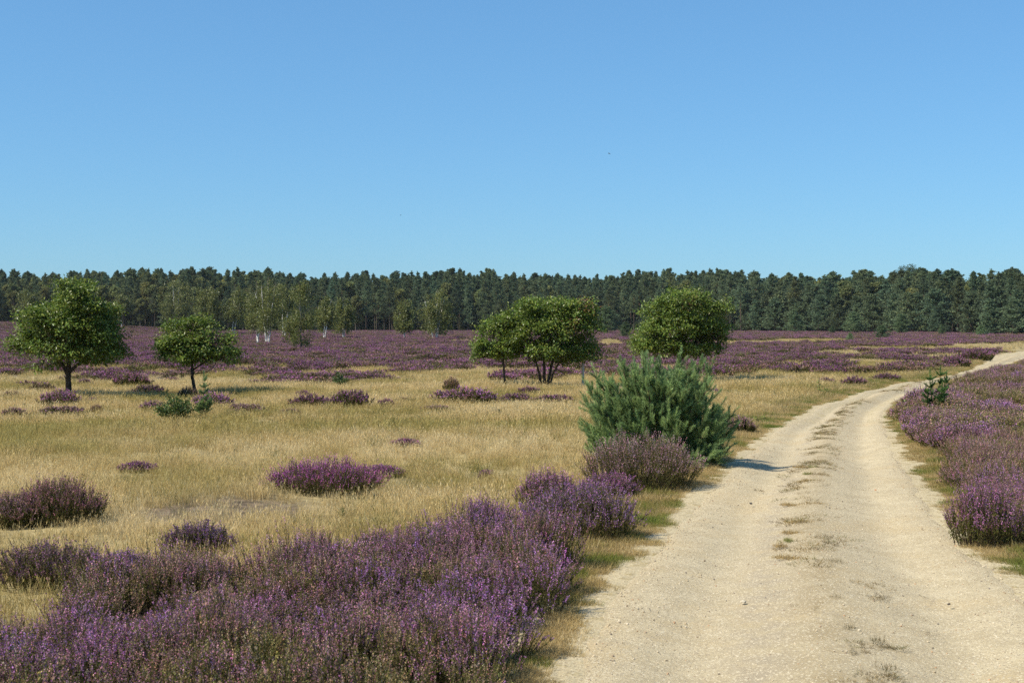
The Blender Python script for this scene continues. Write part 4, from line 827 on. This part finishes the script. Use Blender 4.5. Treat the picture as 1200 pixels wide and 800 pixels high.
# ------------------------------------------------------------------ birches
def birch(H, W, stems, crown0, seed, nleaf, leaf, dark=False):
    g = np.random.default_rng(seed); tr, cr = MB(), MB()
    def bark(v):
        c = np.tile((0.70, 0.67, 0.62), (len(v), 1)) * g.uniform(0.85, 1.1, (len(v), 1)); k = (g.random(len(v)) < 0.16) | (v[:, 2] < H * 0.03) | (v[:, 2] > H * 0.80); c[k] = (0.10, 0.085, 0.07)
        return c * (0.25 if dark else 1)
    ends = []
    for i in range(stems):
        a = g.uniform(0, 6.28); sp = (0.10 + 0.20 * g.random()) * W if stems > 1 else 0.03 * W; hh = H * (1 if i == 0 else g.uniform(0.72, 0.95))
        sx = sp * (1 if i % 2 else -1) * (i > 0) + g.normal(0, .04) * W; sy = g.normal(0, 0.3) * sp
        b = bezier((sx * 0.25, sy * .2, -0.05), (sx * 0.6, sy * .5, hh * 0.45), (sx * 1.3, sy, hh * 0.97), 16); b[2:] += g.normal(0, 0.006 * H, b[2:].shape) * np.array([1, 1, 0])
        tube(tr, b, np.linspace(0.012 * H / (1 + 0.22 * (stems - 1)) + 0.02, 0.020, 16), 7, c_fn=bark); ends.append(b)
    # drooping sprays along upswept branches
    nb = int(30 + 10 * stems); P = []
    for i in range(nb):
        b = ends[int(g.integers(0, stems))]; t = g.uniform(crown0, 0.96); s = b[int(t * 15)]; z = (t - crown0) / (1 - crown0)
        rad = W * 0.5 * (0.35 + 0.75 * math.sin(math.pi * min(1, 0.20 + 0.78 * z))) * g.uniform(0.55, 1.05); a = g.uniform(0, 6.28)
        e = s + np.array([math.cos(a) * rad, math.sin(a) * rad, 0.35 * rad]); bb = bezier(s, (s + e) / 2 + np.array([0, 0, 0.15 * rad]), e, 6); tube(tr, bb, np.linspace(0.012, 0.004, 6), 4, (0.10, 0.075, 0.06))
        for q in range(2, 6):
            for _ in range(2):
                L = g.uniform(0.06, 0.17) * H; m = 6; d = np.linspace(0, 1, m)[:, None]; P.append(bb[q] + g.normal(0, 0.05 * W, 3) + d * np.array([math.cos(a) * .1, math.sin(a) * .1, -1]) * L)
    P = np.vstack(P); P = P[P[:, 2] > crown0 * H * 0.45]; k = g.integers(0, len(P), nleaf); n = nleaf; Q = P[k] + g.normal(0, 0.020 * H, (n, 3)) * np.array([1, 1, .7])
    C = np.array([(0.145, 0.17, 0.045), (0.175, 0.19, 0.05), (0.12, 0.15, 0.04), (0.20, 0.195, 0.055)]); c = C[g.integers(0, 4, n)] * g.uniform(0.7, 1.25, (n, 1))
    leaves(cr, Q, unit(rdir(n, g) + np.array([0, 0, -0.6])), unit(rdir(n, g) + np.array([0, 0, 0.5])), leaf * g.uniform(.7, 1.3, n), leaf * .62, c, fold=0.2)
    return [('trunk', tr.mesh('birch_trunk', M_birch)), ('crown', cr.mesh('birch_crown', M_oak))]
def put_birch(px, py, ypx_top, wpx, stems, crown0, label, seed, D=None, dark=False, grp=None):
    p = at(px, py) if D is None else at_dist(px, D); sc = p[1] / FPX; by = to_px(p[0], p[1], p[2])[1]
    H = (by - ypx_top) * sc; W = wpx * sc
    return thing('birch_tree', label, 'birch', birch(H, W, stems, crown0, seed, int((3300 + 900 * stems) * (2.0 if dark else 1)), 1.7 * sc if D else max(0.11, 1.7 * sc), dark), p, 0, None, grp)
put_birch(353, 411, 327, 44, 1, 0.14, 'nearest birch, dark trunk and full crown hanging almost to the heath', 51, dark=True)
put_birch(301, 403, 327, 30, 2, 0.34, 'pale-stemmed birch of the close trio, outer one on the side of the oaks', 52)
put_birch(313, 403.5, 322, 40, 3, 0.34, 'tallest pale-stemmed birch of the close trio, several white stems', 53)
put_birch(379, 397.5, 340, 24, 2, 0.30, 'narrow white-stemmed birch just past the nearest dark-trunked birch', 54)
put_birch(402, 397, 347, 28, 2, 0.24, 'short round-crowned birch with two pale stems, past the narrow one', 55)
put_birch(473, 396.5, 348, 24, 2, 0.26, 'slender birch with two white stems standing clear of the wood', 56)
put_birch(510, 397.5, 337, 38, 4, 0.22, 'bright white birch with several spreading stems, farthest from the oaks on that side', 57)
put_birch(243, 392, 333, 40, 1, 0.10, 'dense olive birch directly behind the slim oak crown', 58, dark=True)
put_birch(272, 392, 330, 34, 2, 0.30, 'birch with thin pale stems between the slim oak and the close trio', 59)

put_birch(205, 387, 324, 40, 2, 0.30, 'tall pale birch at the wood edge between the two single oaks', 61, D=398)
put_birch(143, 384, 341, 26, 1, 0.34, 'slim white-stemmed birch at the wood edge just past the largest oak crown', 62, D=402)
put_birch(35, 381, 336, 30, 2, 0.34, 'two-stemmed birch at the wood edge half behind the largest oak, outer side', 63, D=400)
put_birch(332, 399, 330, 28, 2, 0.30, 'airy birch between the close trio and the nearest dark-trunked birch', 64, D=225)
# ------------------------------------------------------------------ the pine wood
FN = np.array([(0.115, 0.160, 0.085), (0.14, 0.185, 0.092), (0.095, 0.14, 0.08), (0.155, 0.19, 0.08)])  # blue raised: some distance haze is put into the needle colour
def forest_pine(seed, H, W, c0, bushy=False):
    """tall pine: bare reddish stem, whorled limbs carrying separate clumps of needles"""
    g = np.random.default_rng(seed); tr, cr = MB(), MB()
    def bark(v): 
        f = ss(0.25, 0.7, v[:, 2] / H)[:, None]; return (np.array([(0.085, 0.065, 0.055)]) * (1 - f) + np.array([(0.19, 0.10, 0.055)]) * f) * g.uniform(0.8, 1.2, (len(v), 1))
    b = bezier((0, 0, -0.2), (g.normal(0, .2), g.normal(0, .2), H * .5), (g.normal(0, .25), g.normal(0, .25), H * 0.97), 12); tube(tr, b, np.linspace(0.0075 * H + 0.02, 0.03, 12), 7, c_fn=bark)
    z = c0 * H; CP, CD = [], []; pw = g.uniform(.65, 1.1)
    while z < H * 0.985:
        t = (z / H - c0) / (1 - c0); nb = int(g.integers(3, 6)); prof = (0.50 + 0.62 * math.sin(math.pi * min(1, .22 + .60 * t))) * (1 - t)**pw * g.uniform(.6, 1.2) if not bushy else (1 - 0.9 * t**1.5)
        for a in g.uniform(0, 6.28, nb):
            r = W * .5 * prof * g.uniform(.45, 1.2) + 0.08; s = np.array([np.interp(z, b[:, 2], b[:, 0]), np.interp(z, b[:, 2], b[:, 1]), z]); e = s + np.array([math.cos(a) * r, math.sin(a) * r, r * (0.28 + .5 * t)])
            q = bezier(s, (s + e) / 2 - np.array([0, 0, .12 * r]), e, 6)
            if r > .35: tube(tr, q, np.linspace(.035, .012, 6), 4, (0.11, 0.075, 0.05))
            for i in range(2, 6):
                for _ in range(2): CP.append(q[i] + g.normal(0, .10 * r + .04, 3)); CD.append(e - s)
        z += H * g.uniform(0.026, 0.045)
    for q_ in range(6): CP.append(b[-1] + g.normal(0, .06, 3) + np.array([0, 0, -.5 + .2 * q_])); CD.append(np.array([0, 0, 1.0]))
    CP, CD = np.array(CP), unit(np.array(CD)); m = 11; k = np.repeat(np.arange(len(CP)), m); n = len(k)
    P = CP[k] + g.normal(0, .19 if not bushy else .15, (n, 3)) * np.array([1, 1, .5]) * np.minimum(1, .35 + (H - CP[k][:, 2:3]) / 2.5); D = unit(CD[k] * .5 + np.array([0, 0, .75]) + rdir(n, g) * .75)
    c = FN[g.integers(0, 4, n)] * np.repeat(g.uniform(.7, 1.2, len(CP)), m)[:, None] * g.uniform(.75, 1.25, (n, 1))
    leaves(cr, P, D, rdir(n, g), g.uniform(.28, .5, n) * (1 if H > 10 else .8), .15, np.hstack([c, np.ones((n, 1))]), fold=.1, pos=.55)
    return tr, cr
def broadleaf(seed, H, W, cols, c0=0.3):
    g = np.random.default_rng(seed); tr, cr = MB(), MB(); tube(tr, bezier((0, 0, -.2), (g.normal(0, .3), g.normal(0, .3), H * .4), (0, 0, H * .8), 8), np.linspace(.02 * H, .05, 8), 7, (0.09, 0.075, 0.06))
    C, Rr = [], []
    for _ in range(26): 
        a = g.uniform(0, 6.28); z = g.uniform(c0, .93); rr = W * .5 * math.sqrt(max(.05, 1 - ((z - (c0 + 1) / 2) / ((1 - c0) / 2 * 1.05))**2)) * g.uniform(.2, .82); c = np.array([math.cos(a) * rr, math.sin(a) * rr, z * H]); C.append(c); Rr.append(W * g.uniform(.11, .20))
        tube(tr, bezier((0, 0, max(.2, c0 * .7) * H), (c[0] * .4, c[1] * .4, c[2] * .75), c, 5), np.linspace(.08, .02, 5), 4, (0.09, 0.075, 0.06))
    C, Rr = np.array(C), np.array(Rr); n = 7500; k = g.integers(0, 26, n); P = C[k] + rdir(n, g) * (Rr[k] * g.random(n)**.35)[:, None]
    cc = np.array(cols)[g.integers(0, len(cols), n)] * np.repeat(1, n)[:, None] * g.uniform(.7, 1.3, (n, 1)) * g.uniform(.8, 1.2, 26)[k][:, None]
    leaves(cr, P, rdir(n, g), unit(rdir(n, g) + np.array([0, 0, .8])), g.uniform(.28, .5, n), .26, np.hstack([cc, np.ones((n, 1))]), fold=.2)
    return tr, cr
spec = [(71, 17, 5.6, .32), (72, 17, 4.8, .42), (73, 17, 6.4, .26), (74, 17, 4.2, .36), (75, 17, 5.6, .46), (76, 17, 5.2, .18)]
pine_mb = [forest_pine(s, H, W, c) for s, H, W, c in spec]
young_mb = [forest_pine(80 + i, 9, (5.0, 5.8, 4.6)[i], .07, True) for i in range(3)]
OLIVE = [(0.16, 0.18, 0.06), (0.185, 0.19, 0.065), (0.13, 0.155, 0.055)]
bl_mb = [broadleaf(90, 13, 5.5, OLIVE, .25), broadleaf(91, 13, 4.6, OLIVE, .30)]
sets = {kname: [([('trunk', a.mesh(kname + '_trunk', M_bark)), ('crown', b.mesh(kname + '_crown', M_needle_o))], merge(a, b).mesh(kname + '_whole', M_needle_i)) for a, b in mbs]
        for kname, mbs in (('pine', pine_mb), ('young_pine', young_mb), ('wood_birch', bl_mb))}
H0 = {'pine': 17.0, 'young_pine': 9.0, 'wood_birch': 13.0}
def zone(px):
    for lim, txt in ((28, 'where the wood ends past the largest oak'), (150, 'behind the largest oak'), (215, 'between the two single oaks'), (285, 'behind the slim oak'), (345, 'behind the trio of birches'),
                     (430, 'behind the nearest dark-trunked birch'), (495, 'behind the slender two-stemmed birch'), (555, 'behind the bright white birch'), (640, 'behind the smallest oak'), (712, 'behind the many-stemmed oak'),
                     (745, 'before the round oak'), (860, 'behind the round oak'), (930, 'just past the round oak'), (1010, 'past the round oak, over tiny pines'), (1090, 'under the skyline broadleaf crown'), (1128, 'beside the clearing in the wood'), (9999, 'above the last bend of track')):
        if px < lim: return txt
ind, mass = [], []
g_f = np.random.default_rng(99)
def forest_row(dist0, step, spacing, kindf, hf, lab):
    px = -230.0
    while px < 1460:
        D = float(np.interp(px, EDGE[:, 0], EDGE[:, 1])) + dist0 + g_f.uniform(-.35, .35) * step; D = min(D, 640); x = px + g_f.normal(0, 1.2)
        kd = kindf(x); H = hf(x, kd, D)
        if kd and not (1108 < x < 1131 and D < 336 and D > 270): ind.append((x, D, kd, H, lab)) if (-12 < x < 1212 and lab and len(ind) < 300) else mass.append((x, D, kd, H))
        px += spacing * (1.25 if px > 860 else 1.0) * FPX / D * g_f.uniform(.72, 1.3)
def kind_front(x):
    r = g_f.random()
    if x < 300: return 'wood_birch' if r < 0.42 else ('young_pine' if r < .55 else 'pine')
    if x < 560: return 'wood_birch' if r < .14 else ('young_pine' if r < .30 else 'pine')
    if x < 860: return 'pine' if r < .72 else 'young_pine'
    return 'young_pine' if r < .84 else 'pine'
def kind_back(x):
    r = g_f.random(); return 'wood_birch' if r < (.40 if x < 330 else .06) else 'pine'
def h_row(lo, hi):
    """height as a share of what just reaches the skyline from the camera"""
    def f(x, kd, D):
        top = 321.0 - 2.5 * (x < 330) + 1.5 * math.sin(x * .021) + 1.2 * math.sin(x * .057)
        base = float(to_px(0, D, float(gh((x - 600) / FPX * D, D)))[1])
        return (base - top) * D / FPX * g_f.uniform(lo, hi) * (.80 if kd == 'young_pine' and hi < .97 else (.93 if kd == 'wood_birch' else 1))
    return f
forest_row(0, 3, 3.6, kind_front, h_row(.56, .88), 'front row')
forest_row(6, 4, 3.6, kind_front, h_row(.68, .94), 'second row')
forest_row(13, 5, 3.8, kind_back, h_row(.82, .97), 'third row')
forest_row(21, 5, 3.8, kind_back, h_row(.80, 1.02), 'fourth row')
def kind_deep(x): return 'young_pine' if g_f.random() < .30 else kind_back(x)
for i, dd in enumerate((28, 34, 41, 48, 56, 65, 74, 84, 95, 107, 120, 134)):
    forest_row(dd, 7, 3.8 if i < 5 else 5, kind_back if i < 3 else kind_deep, h_row(.80, 1.06 if i < 7 else .98), None)
ADJ = {'pine': ['bare-stemmed dark pine', 'narrow spiky pine', 'broad dark pine', 'slim long-stemmed pine', 'high-crowned pine', 'deep-crowned green pine'], 'young_pine': ['bushy low-branched pine', 'wide bushy pine', 'compact bushy pine'], 'wood_birch': ['loose olive birch', 'narrow olive birch']}
KN = {'pine': 'pine_tree', 'young_pine': 'pine_tree', 'wood_birch': 'birch_tree'}; KC = {'pine': 'pine', 'young_pine': 'pine', 'wood_birch': 'birch'}
def tints(kd, x, n=1):
    b = g_f.uniform(.72, 1.2); w = g_f.normal(0, .07)
    if x < 330: w += .04
    return tuple(np.clip((b * (1 + w), b, b * (1 - w * .8)), .3, 1.6))
print('forest individuals', len(ind), 'mass', len(mass))
EXTRA = [(712, 391, 360, 26, 'bluish young pine in the gap between the many-stemmed and the round oak', 1.0), (734, 396, 377, 18, 'low dark young pine close beside the round oak', .8), (1033, 397.5, 381, 17, 'small bushy pine standing out in the heath before the wood', 1.0),
         (996, 399.5, 390, 9, 'tiny fresh green pine in the heath before the wood', 1.5), (931, 390, 363, 24, 'rounded young pine at the wood edge just past the round oak', 1.05), (1000, 390.5, 366, 26, 'round greyish young pine at the wood edge behind the tiny fresh one', 1.15),
         (1032, 389.5, 358, 24, 'pointed young pine at the wood edge behind the small bushy one', 1.0), (1056, 391, 368, 27, 'widest low young pine at the wood edge near the heather clearing', 1.05), (1150, 394, 381, 14, 'light yellowish young pine at the foot of the dark block', 1.5), (975, 391, 381, 9, 'small dark pine cone shape at the wood edge between two rounded young pines', .9), (1104, 392, 380, 10, 'small pine beside the heather clearing', 1.1)]
for i, (x, D, kd, H, lab) in enumerate(ind):
    k = int(g_f.integers(0, len(sets[kd]))); s = H / H0[kd]; p = at_dist(x, D); adj = ADJ[kd][k]
    tn = tints(kd, x); l = '%s%s %s, %s' % ('dim ' if tn[1] < .84 else ('pale ' if tn[1] > 1.08 else ''), adj, zone(x), lab)
    thing(KN[kd], l, KC[kd], sets[kd][k][0], p - np.array([0, 0, .1]), g_f.uniform(0, 6.28), (s * g_f.uniform(.9, 1.15) * (1.35 if x > 860 else 1), s * g_f.uniform(.9, 1.15) * (1.35 if x > 860 else 1), s), '%s %s' % ('pines' if KC[kd] == 'pine' else 'wood birches', zone(x)), tn)
for (x, y, yt, w, lab, b) in EXTRA:
    p = at(x, y); sc = p[1] / FPX; H = (y - yt) * sc; k = int(g_f.integers(0, 3)); sxy = w * sc / 5.2; thing('pine_tree', lab, 'pine', sets['young_pine'][k][0], p, g_f.uniform(0, 6), (sxy, sxy, H / 9.2), 'young pines at the wood edge', (b * 1.0, b * 1.08, b))
DKB = [(0.05, 0.08, 0.03), (0.065, 0.095, 0.035)]
a_, b_ = broadleaf(93, 21, 10.5, DKB, .5); p = at_dist(1063, 440)
thing('broadleaf_tree', 'dark round broadleaf crown standing above the pines on the skyline', 'tree', [('trunk', a_.mesh('broadleaf_trunk', M_bark)), ('crown', b_.mesh('broadleaf_crown', M_needle_o))], p, 0, (1, 1, (to_px(p[0], p[1], p[2])[1] - 311.5) * p[1] / FPX / 20.6))
def pine_mass():
    names = [('pine', i) for i in range(6)] + [('wood_birch', i) for i in range(2)]; me = [sets[a][b][1] for a, b in names]
    me_y = [q[1] for q in sets['young_pine']]; me = me + me_y
    P, Rr, Sc, V_, T = [], [], [], [], []
    for (x, D, kd, H) in mass:
        X, Y = (x - 600) / FPX * D, D; s = H / H0[kd]
        P.append((X, Y, float(gh(X, Y)) - .1)); Rr.append((0, 0, g_f.uniform(0, 6.28))); wd = 1.3 if x > 860 else 1.0; Sc.append((s * g_f.uniform(.9, 1.15) * wd, s * g_f.uniform(.9, 1.15) * wd, s))
        V_.append(int(g_f.integers(0, 6)) if kd == 'pine' else (6 + int(g_f.integers(0, 2)) if kd == 'wood_birch' else 8 + int(g_f.integers(0, 3)))); T.append(tints(kd, x))
    for _ in range(2300):                                            # seedlings and brush under the trees
        x = g_f.uniform(-230, 1460); D = float(np.interp(x, EDGE[:, 0], EDGE[:, 1])) + g_f.uniform(7, 110); s = g_f.uniform(1.2, 4.5) / 9
        if 1108 < x < 1131: continue
        X = (x - 600) / FPX * D; P.append((X, D, float(gh(X, D)) - .1)); Rr.append((0, 0, g_f.uniform(0, 6.28))); Sc.append((s * 1.6, s * 1.6, s)); V_.append(8 + int(g_f.integers(0, 3))); T.append(tints('pine', x))
    scatter('pine_forest', 'depth of the dark pine wood behind its front trees', 'forest', me, P, Rr, Sc, V_, np.array(T))
pine_mass()

# ------------------------------------------------------------------ two birds in the sky
def bird(px, py, D, span, bank, label):
    d = ray(px, py); p = np.array([0, 0, CAM_H]) + d * (D / d[1]); mb = MB(); c = (0.05, 0.045, 0.04)
    t = np.linspace(-1, 1, 9); tube(mb, np.stack([t * span * .26, 0 * t, .01 * span * (1 - t**2)], 1), span * .055 * np.array([.35, .75, .95, 1, 1, .9, .6, .35, .15]), 7, c)
    wings = []
    for s in (-1, 1):
        w = MB(); v = []
        for q in range(5):
            f = q / 4; yy = s * (0.04 + f * .5) * span; lead = span * (.12 + .05 * math.sin(f * 3) - .16 * f**2); tr_ = lead - span * .17 * (1 - f**2.5) - .01; z = span * (.10 * math.sin(f * 2.4) )
            v += [(lead, yy, z), (tr_, yy, z - .01 * span)]
        f_ = []
        for q in range(4): a = q * 2; f_ += [(a, a + 2, a + 3), (a, a + 3, a + 1)]
        v = np.array(v); v2 = v - np.array([0, 0, span * .012]); w.add(np.vstack([v, v2]), np.vstack([np.array(f_), np.array(f_)[:, ::-1] + 10]), c); wings.append(('wing', w.mesh('bird_wing', M_bird)))
    r = thing('bird', label, 'bird', [('body', mb.mesh('bird_body', M_bird))] + wings, p, 0.5); r.rotation_euler = (bank, -0.1, 0.5)
bird(714, 180.3, 62, 0.17, 0.5, 'tiny dark bird high in the clear sky, higher of the two')
bird(469.5, 252.3, 80, 0.15, -0.3, 'tiny dark bird low in the clear sky, fainter of the two')

# ------------------------------------------------------------------ thin summer haze over the heath
hz = bpy.data.materials.new('haze'); hz.use_nodes = True; hn = hz.node_tree.nodes; hn.remove(hn['Principled BSDF'])
pv = hn.new('ShaderNodeVolumePrincipled'); pv.inputs['Color'].default_value = (0.86, 0.92, 1.0, 1); pv.inputs['Density'].default_value = 0.00005; pv.inputs['Anisotropy'].default_value = 0.0
hz.node_tree.links.new(pv.outputs[0], hn['Material Output'].inputs['Volume'])
hb = bpy.data.meshes.new('haze'); q = [(x, y, z) for x in (-3600, 3600) for y in (-70, 4300) for z in (-2, 32)]
hb.from_pydata(q, [], [(0, 1, 3, 2), (4, 6, 7, 5), (0, 4, 5, 1), (2, 3, 7, 6), (0, 2, 6, 4), (1, 5, 7, 3)]); hb.materials.append(hz)
tag(link('haze', hb), 'thin pale summer haze hanging over the whole heath', 'haze', kind='stuff')
